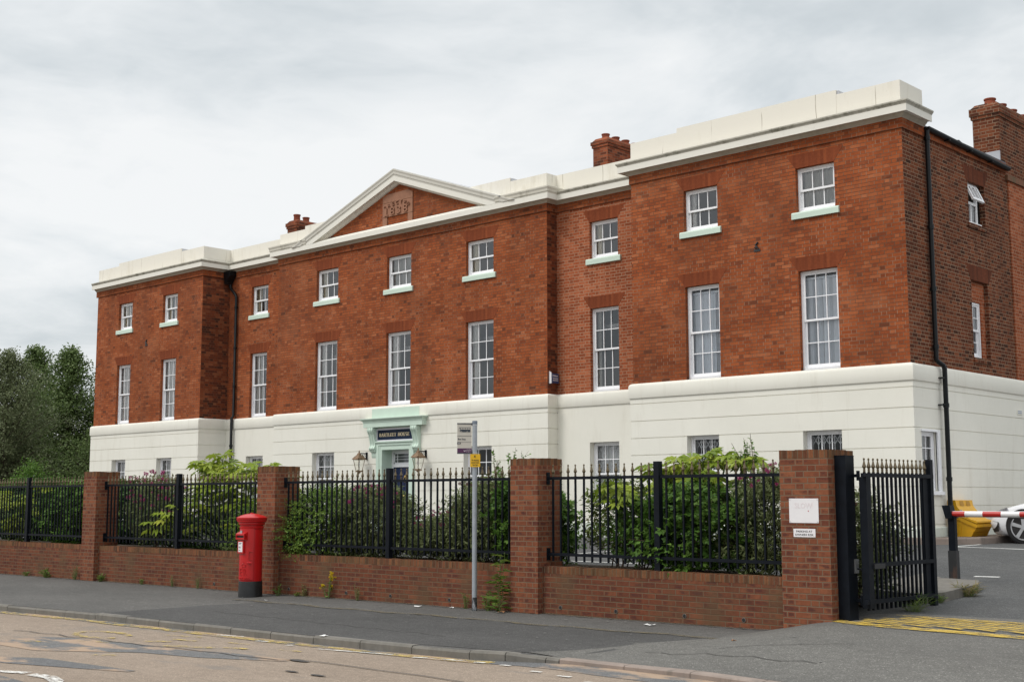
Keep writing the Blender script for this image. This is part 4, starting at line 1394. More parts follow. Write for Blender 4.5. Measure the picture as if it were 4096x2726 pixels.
mb.tube([(xs_, 1.0, 9.34), (xs_, 1.0, 9.24), (xs_, 1.0, 4.55), (xs_, 1.0, 4.47), (xs_ + .03, 1.04, 4.42), (xs_ + .09, 1.12, 4.36), (xs_ + .10, 1.15, 4.28), (xs_ + .10, 1.15, .8)], .05, 10)
for z in (9.1, 7.2, 5.9, 4.7): mb.tube([(xs_, 1.0, z), (xs_, 1.0, z + .08)], .066, 10)
for z in (3.5, 2.0): mb.tube([(xs_ + .1, 1.15, z), (xs_ + .1, 1.15, z + .08)], .064, 10)
for z in (3.55, 4.1): mb.box(X3 + .05, xs_ + .12, 1.02, 1.15, z - .012, z + .012)
dp2 = hpart('downpipe', mb, M['iron_pipe'], smooth=40)
mb = MB()
n_ = 8
for k in range(n_):
    a0, a1 = math.pi + math.pi * k / n_, math.pi + math.pi * (k + 1) / n_
    for ra, rb in ((.075, .075),):
        P = lambda a, y, r: (X3 + .085 + r * math.cos(a), y, 9.37 - (y - 1) * .022 + r * math.sin(a))
        mb.quad(P(a0, .95, ra), P(a1, .95, ra), P(a1, 5.14, ra), P(a0, 5.14, ra))
        mb.quad(P(a0, .95, ra - .008), P(a0, 5.14, ra - .008), P(a1, 5.14, ra - .008), P(a1, .95, ra - .008))
for y in (.95, 5.14): mb.prism([(.076 * math.cos(a), .076 * math.sin(a)) for a in np.linspace(math.pi, 2 * math.pi, 9)], lambda u, v, d: (X3 + .085 + u, y + d, 9.37 - (y - 1) * .022 + v), 0, .01)
for y in (1.9, 3.0, 4.1): mb.box(X3, X3 + .166, y, y + .03, 9.28 - (y - 1) * .022, 9.30 - (y - 1) * .022)
hpart('gutter', mb, M['iron_pipe'], smooth=40)
hpart('eaves_board', MB().box(X3 - .3, X3 + .02, 1.0, 5.2, 9.33, 9.43), M['slate'])


# ---- chimneys
def chimney(x0, x1, y0_, y1_, zb, zc, zt, pots, label, capmat='brick_chimney'):
    mb = MB()
    mb.box(x0, x1, y0_, y1_, zb, zc)
    mb.box(x0 - .03, x1 + .03, y0_ - .03, y1_ + .03, zc, zc + .08)
    mb.box(x0 - .055, x1 + .055, y0_ - .055, y1_ + .055, zc + .08, zt - .10)
    mb.box(x0 - .03, x1 + .03, y0_ - .03, y1_ + .03, zt - .10, zt, top=(.08, .08))
    c = hpart('chimney', mb, M[capmat], label=label)
    for (px, py, r, hgt) in pots:
        p = MB().lathe([(r * .95, -.05), (r, 0), (r * .93, hgt * .75), (r * 1.08, hgt * .82), (r * 1.08, hgt), (r * .8, hgt), (r * .78, hgt * .5)], (px, py, zt - .02), 16)
        hpart('chimney_pot', p, M['terracotta'], c, smooth=50)
    return c


chimney(4.68, 5.22, 4.0, 6.4, 9.5, 11.72, 12.0, [(4.95, 4.25 + .46 * k, .115, .17) for k in range(5)], 'tall stack with five pots')
chimney(-8.55, -8.02, 3.0, 5.2, 9.5, 11.12, 11.42, [(-8.28, 3.2, .12, .24), (-8.28, 3.6, .12, .20)], 'short stack with two stubby pots')
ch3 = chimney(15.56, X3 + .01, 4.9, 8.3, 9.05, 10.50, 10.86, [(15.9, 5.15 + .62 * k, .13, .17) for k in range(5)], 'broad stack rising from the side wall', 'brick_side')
hpart('lead_flashing', MB().box(15.5, X3 + .02, 4.86, 4.9, 9.33, 9.66), M['lead'], ch3)

# ------------------------------------------------------------------ things on the house front
def lantern(cx, label):
    yc = yb - .30
    r = empty('wall_lantern', (cx, yb, 2.7), label, 'lantern', 'lanterns flanking the entrance')

    def sq(h, z): return [(cx - h, yc - h, z), (cx + h, yc - h, z), (cx + h, yc + h, z), (cx - h, yc + h, z)]
    za, zb_ = 2.475, 2.80
    ha, hb = .065, .118
    fr = MB()
    A, B = sq(ha, za), sq(hb, zb_)
    for p, q in zip(A, B): fr.tube([p, q], .0085, 5)
    for k in range(4):
        fr.tube([A[k], A[(k + 1) % 4]], .010, 5)
        fr.tube([B[k], B[(k + 1) % 4]], .010, 5)
    fr.box(cx - .075, cx + .075, yc - .075, yc + .075, za - .035, za - .005)
    fr.lathe([(.05, za - .06), (.035, za - .04), (.03, za - .03)], (cx, yc, 0), 12).lathe([(.0, za - .105), (.012, za - .095), (.022, za - .075), (.045, za - .055), (.06, za - .035)], (cx, yc, 0), 12)
    fr.build('lantern_frame', M['lamp_brass'], r)
    gl = MB()
    for k in range(4):
        k2 = (k + 1) % 4
        gl.quad(A[k], A[k2], B[k2], B[k])
    gl.build('lantern_glass', M['lamp_glass'], r)
    rf = MB()
    levels = [(.150, 2.80), (.145, 2.825), (.105, 2.88), (.062, 2.925), (.046, 2.945)]
    i = len(rf.v)
    for h, z in levels: rf.v += sq(h, z)
    for k in range(len(levels) - 1):
        for j in range(4):
            j2 = (j + 1) % 4
            rf.f.append((i + 4 * k + j, i + 4 * k + j2, i + 4 * k + 4 + j2, i + 4 * k + 4 + j))
    rf.f.append((i + 3, i + 2, i + 1, i))
    # upswept corner leaves along the eaves
    for sx, sy in ((-1, -1), (1, -1), (1, 1), (-1, 1)):
        c = Vector((cx + sx * .15, yc + sy * .15, 2.81))
        rf.quad(c + Vector((-sx * .05, 0, 0)), c + Vector((sx * .025, sy * .025, .035)), c + Vector((0, -sy * .05, 0)), c + Vector((-sx * .03, -sy * .03, .01)))
    rf.lathe([(.05, 2.935), (.062, 2.95), (.055, 2.975), (.03, 2.995), (.02, 3.0), (.016, 3.015), (.028, 3.03), (.014, 3.045), (.008, 3.07), (.002, 3.08)], (cx, yc, 0), 14)
    rf.build('lantern_cap', M['lamp_brass'], r)
    MB().tube([(cx, yc, za), (cx, yc, 2.60)], .012, 8).lathe([(.02, 2.60), (.028, 2.64), (.02, 2.72), (.005, 2.75)], (cx, yc, 0), 10).build('bulb', M['card'], r)
    br = MB().box(cx - .03, cx + .03, yb - .03, yb + .02, 2.80, 3.02)
    br.tube([(cx, yb - .03, 2.985), (cx, yc, 2.985)], .013, 6)
    br.tube([(cx, yb - .03, 2.83), (cx, yb - .10, 2.86), (cx, yb - .17, 2.93), (cx, yb - .20, 2.98)], .010, 6)
    for q in (.06, .12): br.tube([(cx, yb - q + .03 * math.sin(t), 2.935 + .03 * math.cos(t)) for t in np.linspace(0, 6.28, 12)], .006, 5, False)
    br.build('wall_bracket', M['iron'], r)


lantern(-1.265, 'aged copper wall lantern on the door\'s left-hand side, below the pale green bracket')
lantern(1.29, 'aged copper wall lantern on the door\'s right-hand side, nearer the bus stop')

al = empty('alarm_box', (X1, .86, 4.76), 'small dark blue and white alarm box on the recessed brick return near the stucco band', 'alarm')
mb = MB()
mb.prism([(.0, 4.62), (.07, 4.62), (.07, 4.90), (.0, 4.94)], lambda u, v, d: (X1 + u, D2 + .06 + d, v), 0, .03)
mb.build('back_plate', M['white'], al)
MB().box(X1 + .002, X1 + .09, D2 + .09, D2 + .34, 4.63, 4.88).build('alarm_case', M['alarm'], al)
mb = MB()
add_text(mb, Matrix.Translation((X1 + .0905, D2 + .10, 4.80)) @ Matrix.Rotation(R(90), 4, 'Z'), 'Defence', .045, .2, bold=.01, extr=.003)
for z in (4.75, 4.70): mb.box(X1 + .088, X1 + .093, D2 + .11, D2 + .31, z - .008, z + .008)
mb.build('lettering', M['white_print'], al)

# ------------------------------------------------------------------ boundary: piers, low walls, railings
PY0, PY1, WY0, WY1, FY = -9.90, -9.35, -9.79, -9.56, -9.67
ZP, ZW = 2.252, .67


def pier(xa, xb, y1, label, chip=0):
    cx = (xa + xb) / 2
    r = empty('brick_pier', (cx, (PY0 + y1) / 2, front(cx, PY0)), label, 'pier', 'brick piers of the boundary wall')
    MB().box(xa, xb, PY0, y1, -.4, ZP - .104).build('shaft', M['brick_pillar'], r)
    # soldier course on top, each brick a little out of line
    mb = MB()
    n = round((xb - xa) / .0755)
    for k in range(n):
        a, b = xa + (xb - xa) * k / n, xa + (xb - xa) * (k + 1) / n
        dz = random.uniform(-.006, .004)
        mb.box(a + .001, b - .001, PY0 - random.uniform(0, .003), PY0 + .10, ZP - .104, ZP + dz)
        mb.box(a + .001, b - .001, y1 - .10, y1 + random.uniform(0, .003), ZP - .104, ZP + dz)
    m_ = round((y1 - PY0 - .2) / .0755)
    for k in range(m_):
        a, b = PY0 + .1 + (y1 - PY0 - .2) * k / m_, PY0 + .1 + (y1 - PY0 - .2) * (k + 1) / m_
        dz = random.uniform(-.006, .004)
        mb.box(xa, xa + .105, a + .001, b - .001, ZP - .104, ZP + dz)
        mb.box(xb - .105, xb, a + .001, b - .001, ZP - .104, ZP + dz)
    mb.box(xa + .10, xb - .10, PY0 + .09, y1 - .09, ZP - .1, ZP - .012)
    mb.build('soldier_course', M['coping'], r)
    return r


PX = [(-4.78, -4.23), (1.655, 2.205), (8.08, 8.63), (14.527, 15.077), (19.20, 19.884)]
pier(*PX[1], PY1, 'leftmost brick pier in view, left of the red post box')
pier(*PX[2], PY1, 'brick pier standing directly behind the red post box')
pier(*PX[3], PY1, 'brick pier right of the bus stop pole')
p4 = pier(*PX[4], -9.265, 'widest brick pier, carrying two white signs beside the gateway')


def low_wall(xa, xb, label, holes=()):
    r = empty('low_wall', ((xa + xb) / 2, (WY0 + WY1) / 2, front((xa + xb) / 2, -9.8)), label, 'wall', 'low brick walls between the piers')
    # body as courses so the face is not one dead plane
    MB().box(xa, xb, WY0, WY1, -.45, ZW - .101).build('wall_body', M['brick_wall'], r)
    mb = MB()
    n = round((xb - xa) / .0755)
    for k in range(n):
        a, b = xa + (xb - xa) * k / n, xa + (xb - xa) * (k + 1) / n
        mb.box(a + .0012, b - .0012, WY0 - random.uniform(0, .005), WY1 + .002, ZW - .101, ZW + random.uniform(-.006, .004))
    mb.build('coping', M['coping'], r)
    for hx in holes:
        z = front(hx, -9.8) + .105
        mb = MB().tube([(hx, WY0 - .008, z), (hx, WY0 + .001, z)], .030, 14)
        pipe = mb.build('weep_pipe', M['kerb'], r)
        MB().tube([(hx, WY0 - .0095, z), (hx, WY0 - .002, z)], .024, 14).build('pipe_bore', M['red_dark'], pipe)
    return r


low_wall(PX[0][1], PX[1][0], 'low brick wall left of the leftmost pier, below a bare railing', ())
low_wall(PX[1][1], PX[2][0], 'low brick wall with white scuffs, left of the red post box', (6.6,))
low_wall(PX[2][1], PX[3][0], 'low brick wall behind the bus stop pole with yellow weeds at its foot', (8.95, 10.56, 11.7, 13.1))
low_wall(PX[3][1], PX[4][0], 'low brick wall right of the bus stop, ending at the signed pier', (15.42, 16.45, 17.62, 18.55))

# one picket and one gilt finial, shared by all railings
pk = MB().box(-.0125, .0125, -.0125, .0125, .745, 1.985).mesh('picket', M['iron'])
fn_ = MB().lathe([(.0135, 0), (.0155, .004), (.0155, .026), (.013, .029), (.0165, .034), (.0165, .042), (.012, .046), (.017, .058), (.0265, .074), (.025, .082), (.016, .108), (.010, .135), (.0075, .150), (.012, .158), (.0135, .166), (.011, .176), (.004, .182)], n=8).mesh('finial', M['finial'])
rj = random.Random(3)


def railing(xa, xb, xp, nl, nr, label):
    r = empty('railing', ((xa + xb) / 2, FY, ZW), label, 'railing', 'black railings between the piers')
    for nm, z in (('top_rail', 1.955), ('bottom_rail', .842)):
        for a, b in ((xa, xp - .045), (xp + .045, xb)):
            MB().box(a + .004, b - .004, FY - .022, FY + .022, z - .021, z + .021).build(nm, M['iron'], r)
        for a, s in ((xa, 1), (xb, -1)):
            plate = MB().box(min(a + .002 * s, a + .014 * s), max(a + .002 * s, a + .014 * s), FY - .035, FY + .035, z - .09, z + .09)
            plate.tube([(a + .012 * s, FY, z + .06), (a + .022 * s, FY, z + .06)], .012, 8).tube([(a + .012 * s, FY, z - .06), (a + .022 * s, FY, z - .06)], .012, 8)
            plate.build('wall_plate', M['iron'], r)
    MB().box(xp - .045, xp + .045, FY - .045, FY + .045, ZW - .02, 2.166).build('post', M['iron'], r)
    for a, b, n in ((xa, xp - .045, nl), (xp + .045, xb, nr)):
        st = (b - a) / (n + .35)
        for k in range(n):
            o = link('picket', pk, r)
            o.location = (a + st * (k + .68) - r.location.x + rj.uniform(-.003, .003), 0, -r.location.z)
            o.rotation_euler = (rj.uniform(-.003, .003), rj.uniform(-.003, .003), 0)
            f_ = link('finial', fn_, o)
            f_.location = (0, 0, 1.972)
            f_.rotation_euler = (0, 0, rj.uniform(0, .7))


railing(PX[0][1], PX[1][0], -1.33, 20, 20, 'black railing with gilt finials left of the leftmost pier, before the trees')
railing(PX[1][1], PX[2][0], 5.09, 20, 20, 'black railing with gilt finials before the pink-flowered bush and yellow-green leaves')
railing(PX[2][1], PX[3][0], 11.515, 20, 20, 'black railing with gilt finials in front of the blue door')
railing(PX[3][1], PX[4][0], 17.12, 13, 14, 'black railing with gilt finials right of the bus stop, leaves pushing through')

# ---- gateway
gp0 = front(19.95, -9.62)
g = empty('gate_post', (19.96, -9.62, gp0), 'massive square black steel gate post against the signed pier', 'gate post')
MB().box(19.888, 20.036, -9.745, -9.53, gp0 - .1, 2.172).build('post_shaft', M['iron'], g)
MB().box(19.884, 20.04, -9.749, -9.526, 2.172, 2.178).build('post_cap', M['iron'], g)
mb = MB().box(20.036, 20.058, -9.60, -9.53, .745, .915)
mb.build('latch_box', M['chrome'], g)
for z in (1.93, .42):
    MB().box(20.036, 20.11, -9.59, -9.55, z - .02, z + .02).tube([(20.11, -9.57, z - .06), (20.11, -9.57, z + .06)], .022, 10).build('hinge', M['iron'], g)
MB().tube([(20.04, -9.57, .80), (20.10, -9.55, .79), (20.15, -9.52, .70), (20.13, -9.50, .55), (20.10, -9.52, .42)], .012, 6).build('cable', M['iron'], g)

G0, G1 = Vector((20.19, -9.56)), Vector((20.256, -7.93))
GL = (G1 - G0).length
GA = math.atan2(G1.y - G0.y, G1.x - G0.x)
gt = empty('gate', (G0.x, G0.y, .20), 'tall black gate leaf with gilt finials standing open beside the gateway', 'gate', rz=GA)
gl_ = lambda z: z - .20


def gpart(name, mb, mat, parent=gt): return link(name, mb.mesh(name, mat), parent)


gpart('stile', MB().box(-.05, .05, -.05, .05, gl_(.33), gl_(1.915)), M['iron'])
gpart('stile', MB().box(GL - .055, GL + .02, -.04, .04, gl_(.27), gl_(2.155)), M['iron'])
gpart('stile', MB().box(GL - .21, GL - .09, -.012, .012, gl_(.42), gl_(1.915)), M['iron'])
for z, a in ((1.936, -.10), (.845, .04), (.405, -.1)):
    gpart('rail', MB().box(a, GL + .012, -.046, -.006, gl_(z) - .024, gl_(z) + .024), M['iron'])
gpk = MB().box(-.0135, .0135, -.0135, .0135, gl_(.30), gl_(1.975)).mesh('picket', M['iron'])
for k in range(15):
    o = link('picket', gpk, gt)
    o.location = (.02 + (GL - .13) * k / 14, .012, 0)
    f_ = link('finial', fn_, o)
    f_.location = (0, 0, gl_(1.965))
gpart('bolt_tube', MB().tube([(GL + .0, .05, gl_(.27)), (GL + .0, .05, gl_(1.2))], .012, 8), M['iron'])
gpart('lock_plate', MB().box(GL + .02, GL + .026, -.03, .03, gl_(1.60), gl_(1.9)), M['chrome'])
gpart('drop_bar', MB().box(.05, .30, -.07, -.05, gl_(.80), gl_(.86)), M['rust_iron'])

# signs on the pier
sgn = empty('sign', (19.535, PY0, 1.50), 'blank white sign with faded lettering, upper of the two signs on the pier', 'sign')
mb = MB()
mb.box(19.331, 19.741, PY0 - .007, PY0 - .001, 1.352, 1.652)
mb.build('sign_plate', M['sign_white'], sgn)
mb = MB()
add_text(mb, Matrix.Translation((19.41, PY0 - .0072, 1.535)), 'SLOW', .062, .25, bold=.02, extr=.0012)
mb.build('faded_lettering', M['faint_print'], sgn)
mb = MB().quad((19.592, PY0 - .0085, 1.505), (19.612, PY0 - .0085, 1.503), (19.600, PY0 - .0085, 1.488))
mb.build('red_fleck', M['boom_red'], sgn)
mb = MB()
for xx in (19.345, 19.727):
    for z in (1.366, 1.638): mb.tube([(xx, PY0 - .006, z), (xx, PY0 - .010, z)], .006, 8)
mb.build('screws', M['chrome'], sgn)
sg2 = empty('sign', (19.537, PY0, 1.23), 'small white parking notice with black lettering, lower of the two signs on the pier', 'sign')
MB().box(19.384, 19.690, PY0 - .007, PY0 - .001, 1.179, 1.281).build('sign_plate', M['sign_white'], sg2)
mb = MB()
add_text(mb, Matrix.Translation((19.425, PY0 - .0072, 1.237)), 'PARKING AT', .024, .222, bold=.012, extr=.0012)
add_text(mb, Matrix.Translation((19.407, PY0 - .0072, 1.196)), 'OWNERS RISK', .024, .258, bold=.012, extr=.0012)
mb.build('lettering', M['black'], sg2)

# ------------------------------------------------------------------ post box
bx, by = 8.60, -10.37
bz = front(bx, by)
pb = empty('post_box', (bx, by, bz), 'red pillar post box with black base in front of the brick pier', 'post box')
PBO = (bx, by, bz)


def pbp(name, mb, mat, parent=pb, smooth=40):
    return link(name, mb.mesh(name, mat, (0, 0, 0), smooth), parent)


pbp('base', MB().lathe([(.215, -.06), (.213, .02), (.207, .26), (.205, .275), (.19, .278)], n=40), M['pb_black'])
pbp('body', MB().lathe([(.196, .27), (.198, .28), (.198, 1.225), (.19, 1.23)], n=40), M['red'])
pbp('cap', MB().lathe([(.19, 1.19), (.205, 1.195), (.214, 1.21), (.214, 1.228), (.203, 1.238), (.203, 1.255), (.225, 1.262), (.235, 1.285), (.232, 1.30), (.258, 1.318), (.262, 1.345), (.268, 1.35), (.272, 1.362), (.272, 1.392), (.262, 1.398), (.20, 1.428), (.12, 1.452), (.03, 1.464), (.028, 1.475), (.0, 1.478)], n=44), M['red'])
mb = MB()
for k in range(44):
    a = 2 * math.pi * k / 44
    mb.lathe([(.0, -.010), (.010, -.006), (.0115, 0), (.010, .006), (.0, .010)], (.258 * math.cos(a), .258 * math.sin(a), 1.347), 6)
pbp('bead_moulding', mb, M['red'])
A0 = -math.pi / 2
pbp('door', MB().lathe([(.199, .30), (.209, .302), (.209, 1.20), (.199, 1.202)], n=26, a0=A0 - R(66), a1=A0 + R(66)), M['red'])
# aperture hood
mb = MB()
hw = .125
mb.prism([(-.14, 1.00), (-.243, 1.00), (-.25, 1.01), (-.25, 1.035), (-.215, 1.04), (-.215, 1.075), (-.25, 1.08), (-.25, 1.105), (-.14, 1.16)], lambda u, v, d: (d, u, v), -hw, hw)
mb.box(-hw, -hw + .012, -.249, -.2, 1.035, 1.08).box(hw - .012, hw, -.249, -.2, 1.035, 1.08)
hood = pbp('aperture_hood', mb, M['red'], smooth=20)
pbp('letter_slot', MB().box(-hw + .012, hw - .012, -.228, -.2, 1.039, 1.076), M['red_dark'], hood, None)
pbp('tab_plate', MB().box(-.03, .02, -.225, -.2, 1.115, 1.165), M['chrome'], None or pb, None)
mb = MB()
mb.box(-.085, .085, -.232, -.19, .765, .985)
fr_ = pbp('plate_frame', mb, M['red'], smooth=None)
pbp('collection_plate', MB().box(-.06, .06, -.236, -.231, .79, .965), M['sign_white'], fr_, None)
mb = MB()
for z, wd_ in ((.945, .05), (.93, .035), (.88, .03), (.865, .04), (.82, .03)): mb.box(-.045, -.045 + wd_ * 1.6, -.2375, -.2355, z - .004, z + .004)
pbp('plate_print', mb, M['charcoal'], fr_, None)


def on_shell(ang, z, r=.209): return Matrix.Translation((r * math.cos(A0 + R(ang)), r * math.sin(A0 + R(ang)), z)) @ Matrix.Rotation(R(ang), 4, 'Z')


mb = MB()
mb.box(-.035, .035, -.012, .006, -.002, .004).box(-.035, .035, -.012, .006, .14, .147).box(-.035, -.029, -.012, .006, 0, .147)
pbp('lock_cover', mb.xf(on_shell(52, .655)), M['red'], smooth=None)
mb = MB().tube([(0, .0, 0), (0, -.035, 0)], .014, 8).tube([(-.035, -.035, 0), (.045, -.035, 0)], .015, 8)
pbp('door_handle', mb.xf(on_shell(46, .60)), M['red'])
mb = MB()
add_text(mb, on_shell(8, .38) @ Matrix.Translation((-.055, 0, 0)), 'E', .13, .055, bold=.0, extr=.007)
add_text(mb, on_shell(26, .38) @ Matrix.Translation((-.03, 0, 0)), 'R', .13, .06, bold=.0, extr=.007)
add_text(mb, on_shell(17, .44) @ Matrix.Translation((-.014, 0, 0)), 'II', .05, .026, bold=.0, extr=.006)
add_text(mb, on_shell(8, .315) @ Matrix.Translation((-.06, 0, 0)), 'POST', .026, .085, bold=.01, extr=.006)
add_text(mb, on_shell(33, .315) @ Matrix.Translation((-.045, 0, 0)), 'OFFICE', .026, .10, bold=.01, extr=.006)
pbp('raised_cipher', mb, M['red'], smooth=None)
mb = MB()
for u in (-.035, -.018, 0, .018, .035):
    mb.xf(Matrix.Identity(4))
    q = MB().lathe([(.0, -.008), (.008, -.004), (.008, .004), (.0, .008)], (u, 0, .05 - abs(u) * .35), 6)
    i = len(mb.v); mb.v += q.v; mb.f += [tuple(i + k for k in f) for f in q.f]
q = MB().box(-.04, .04, -.006, .004, 0, .012).box(-.006, .006, -.006, .004, .055, .085).box(-.014, .014, -.006, .004, .065, .073)
q.tube([(-.04, 0, .012), (-.045, 0, .035), (-.02, 0, .055), (0, 0, .048), (.02, 0, .055), (.045, 0, .035), (.04, 0, .012)], .005, 5)
i = len(mb.v); mb.v += q.v; mb.f += [tuple(i + k for k in f) for f in q.f]
pbp('raised_crown', mb.xf(on_shell(17, .53)), M['red'], smooth=None)

# ------------------------------------------------------------------ bus stop
sx_, sy_ = 13.895, -10.03
sz = front(sx_, sy_)
bs = empty('bus_stop', (sx_, sy_, sz), 'slim grey bus stop pole with pale flag and yellow plate on the footway', 'bus stop')


def bsp(name, mb, mat, parent=bs, smooth=None): return link(name, mb.mesh(name, mat, (0, 0, 0), smooth), parent)


zz_ = lambda z: z - sz
bsp('pole', MB().lathe([(.040, -.05), (.040, .02), (.038, .021), (.038, zz_(2.80))], n=20), M['pole'], smooth=40)
bsp('pole_foot', MB().lathe([(.0405, 0), (.0405, .15), (.0385, .17), (.0385, .2)], n=20), plain('scuffed_black_band', (.03, .032, .035), .6, dirt=(.5, .6, (.33, .34, .36)), vscale=14), smooth=40)
bsp('pole_cap', MB().lathe([(.0405, zz_(2.785)), (.041, zz_(2.84)), (.036, zz_(2.848)), (0, zz_(2.85))], n=20), M['pole_cap'], smooth=40)
FA = R(47)             # the flag's own direction about the pole
flg = bpy.data.objects.new('flag', MB().box(-.27, -.048, -.006, .006, zz_(2.345), zz_(2.80)).mesh('flag', M['flag']))
COL.objects.link(flg)
flg.parent = bs
flg.rotation_euler = (0, 0, FA)


def fl(name, mb, mat, parent=flg): return link(name, mb.mesh(name, mat), parent)


fy = -.0075
mb = MB().box(-.272, -.035, -.010, .010, zz_(2.795), zz_(2.812)).box(-.272, -.035, -.010, .010, zz_(2.340), zz_(2.355)).box(-.05, -.03, -.016, .016, zz_(2.775), zz_(2.815)).box(-.05, -.03, -.016, .016, zz_(2.335), zz_(2.37))
mb.box(-.27, -.048, fy - .001, -.006, zz_(2.612), zz_(2.617)).box(-.27, -.048, fy - .001, -.006, zz_(2.520), zz_(2.522))
fl('flag_rails', mb, M['charcoal'])
# bus pictogram
mb = MB()
u0, u1, v0, v1 = -.245, -.068, zz_(2.672), zz_(2.745)
mb.box(u0, u1, fy, -.006, v0 + .008, v1).box(u0 + .03, u1 - .002, fy, -.006, v0, v0 + .012)
fl('bus_pictogram', mb, M['charcoal'])
mb = MB().box(u0 + .006, u0 + .018, fy - .002, fy, v0 + .01, v1 - .01)
for k in range(4): mb.box(u0 + .027 + .037 * k, u0 + .058 + .037 * k, fy - .002, fy, v1 - .030, v1 - .011)
for uu in (u0 + .04, u0 + .128): mb.tube([(uu, fy + .001, v0 + .004), (uu, fy - .003, v0 + .004)], .010, 12)
fl('pictogram_windows', mb, M['flag'])
mb = MB()
for uu in (u0 + .04, u0 + .128): mb.tube([(uu, fy - .002, v0 + .004), (uu, fy - .004, v0 + .004)], .0055, 10)
add_text(mb, Matrix.Translation((-.258, fy, zz_(2.553))), 'Bus Stop', .027, .118, bold=.02, extr=.001)
fl('flag_lettering', mb, M['charcoal'])
fl('route_plate', MB().box(-.272, -.218, fy - .001, -.006, zz_(2.487), zz_(2.516)), M['black'])
mb = MB()
add_text(mb, Matrix.Translation((-.262, fy - .0015, zz_(2.492))), '143', .018, .034, bold=.015, extr=.001)
fl('route_number', mb, M['white_print'])
fl('purple_band', MB().box(-.27, -.048, fy - .001, -.006, zz_(2.357), zz_(2.425)), M['purple'])
mb = MB()
for t in np.linspace(R(200), R(340), 9)[:-1]:
    t2 = t + R(140) / 8
    ru, rv = .017, .024
    mb.prism([(-.155 + ru * math.cos(t), zz_(2.402) + rv * math.sin(t)), (-.155 + ru * math.cos(t2), zz_(2.402) + rv * math.sin(t2)), (-.155 + .6 * ru * math.cos(t2), zz_(2.402) + .75 * rv * math.sin(t2)), (-.155 + .6 * ru * math.cos(t), zz_(2.402) + .75 * rv * math.sin(t))], lambda a, b, d: (a, d, b), fy - .003, fy - .001)
add_text(mb, Matrix.Translation((-.130, fy - .0012, zz_(2.395))), 'traveline', .016, .075, extr=.001)
add_text(mb, Matrix.Translation((-.130, fy - .0012, zz_(2.370))), '0871 200 22 33', .011, .075, extr=.001)
fl('band_lettering', mb, M['white_print'])
npl = bpy.data.objects.new('notice_plate', None)
me_ = MB().prism([(-.068, zz_(2.138)), (.078, zz_(2.138)), (.083, zz_(2.143)), (.083, zz_(2.330)), (.078, zz_(2.335)), (-.068, zz_(2.335)), (-.073, zz_(2.33)), (-.073, zz_(2.143))], lambda a, b, d: (a, d, b), -.052, -.046).mesh('notice_plate', M['yellow_plate'])
npl = link('notice_plate', me_, bs)
npl.rotation_euler = (0, 0, FA)
mb = MB()
for t_, z, wd_ in (('No stopping', 2.232, .108), ('except buses', 2.197, .118), ('7am-7pm', 2.160, .082)):
    add_text(mb, Matrix.Translation((.005 - wd_ / 2, -.0525, zz_(z))), t_, .022, wd_, bold=.025, extr=.001)
mb.tube([(.0, -.053, zz_(2.315)), (.0, -.053, zz_(2.285))], .009, 8)
fl('notice_lettering', mb, M['black'], npl)
for nm, z in (('pole_clip', 2.785), ('pole_clip', 2.355), ('pole_clip', 2.20)):
    bsp(nm, MB().lathe([(.039, zz_(z) - .008), (.0415, zz_(z) - .007), (.0415, zz_(z) + .007), (.039, zz_(z) + .008)], n=20), M['chrome'])

# ------------------------------------------------------------------ barrier, island, bin, car
kx_, ky_ = 19.64, -5.97
kz = .423
isl = grid_sheet(frange(18.9, 20.25, 5), lambda x: frange(-7.75, -5.65, 6), lambda x, y: fore(x, y) + .10)
isl2 = MB()
outl = [(19.0, -7.7), (20.05, -7.85), (20.24, -7.6), (20.26, -6.6), (20.10, -6.2), (19.5, -6.1), (19.0, -5.6)]
zi = lambda x, y: .405 + .0617 * (y + 7.87)
isl2.quad(*[(a, b, zi(a, b)) for a, b in outl])
for k in range(len(outl)):
    a, b = outl[k], outl[(k + 1) % len(outl)]
    isl2.quad((*a, zi(*a) - .3), (*b, zi(*b) - .3), (*b, zi(*b)), (*a, zi(*a)))
structure('traffic_island', isl2, M['kerb'])
kz = zi(kx_, ky_ - .25)
rp = empty('barrier_rest', (kx_, ky_, kz), 'leaning black barrier rest post with rusty foot on the kerbed island', 'barrier post')
mb = MB()
mb.box(kx_ - .062, kx_ + .062, ky_ - .05, ky_ + .05, kz - .1, .90)
mb.xf(Matrix.Identity(4))
mb.build('post_sleeve', M['rust_iron'], rp)
MB().box(kx_ - .05, kx_ + .05, ky_ - .04, ky_ + .04, .90, 1.40).build('post', M['iron'], rp)
mb = MB()
mb.prism([(-.05, 1.36), (.05, 1.36), (.02, 1.55), (-.10, 1.55)], lambda u, v, d: (kx_ + u - .02, ky_ + d, v), -.07, .07)
mb.build('rest_cup', M['iron'], rp)
mb = MB().box(kx_ + .045, kx_ + .075, ky_ - .05, ky_ + .05, 1.365, 1.39)
mb.build('cup_lip', M['iron'], rp)
arm = empty('barrier', (kx_, ky_, 1.42), 'red and white striped barrier arm lying level across the car park entrance', 'barrier')
xw = kx_ - .02
tot = 0
red = True
edges = [kx_ - .03, kx_ + .205]
while edges[-1] < kx_ + 4.6: edges.append(edges[-1] + .265)
mbw = MB().tube([(edges[0], ky_, 1.425), (edges[-1], ky_, 1.425)], .044, 16)
mbw.build('boom', M['boom_white'], arm, smooth=40)
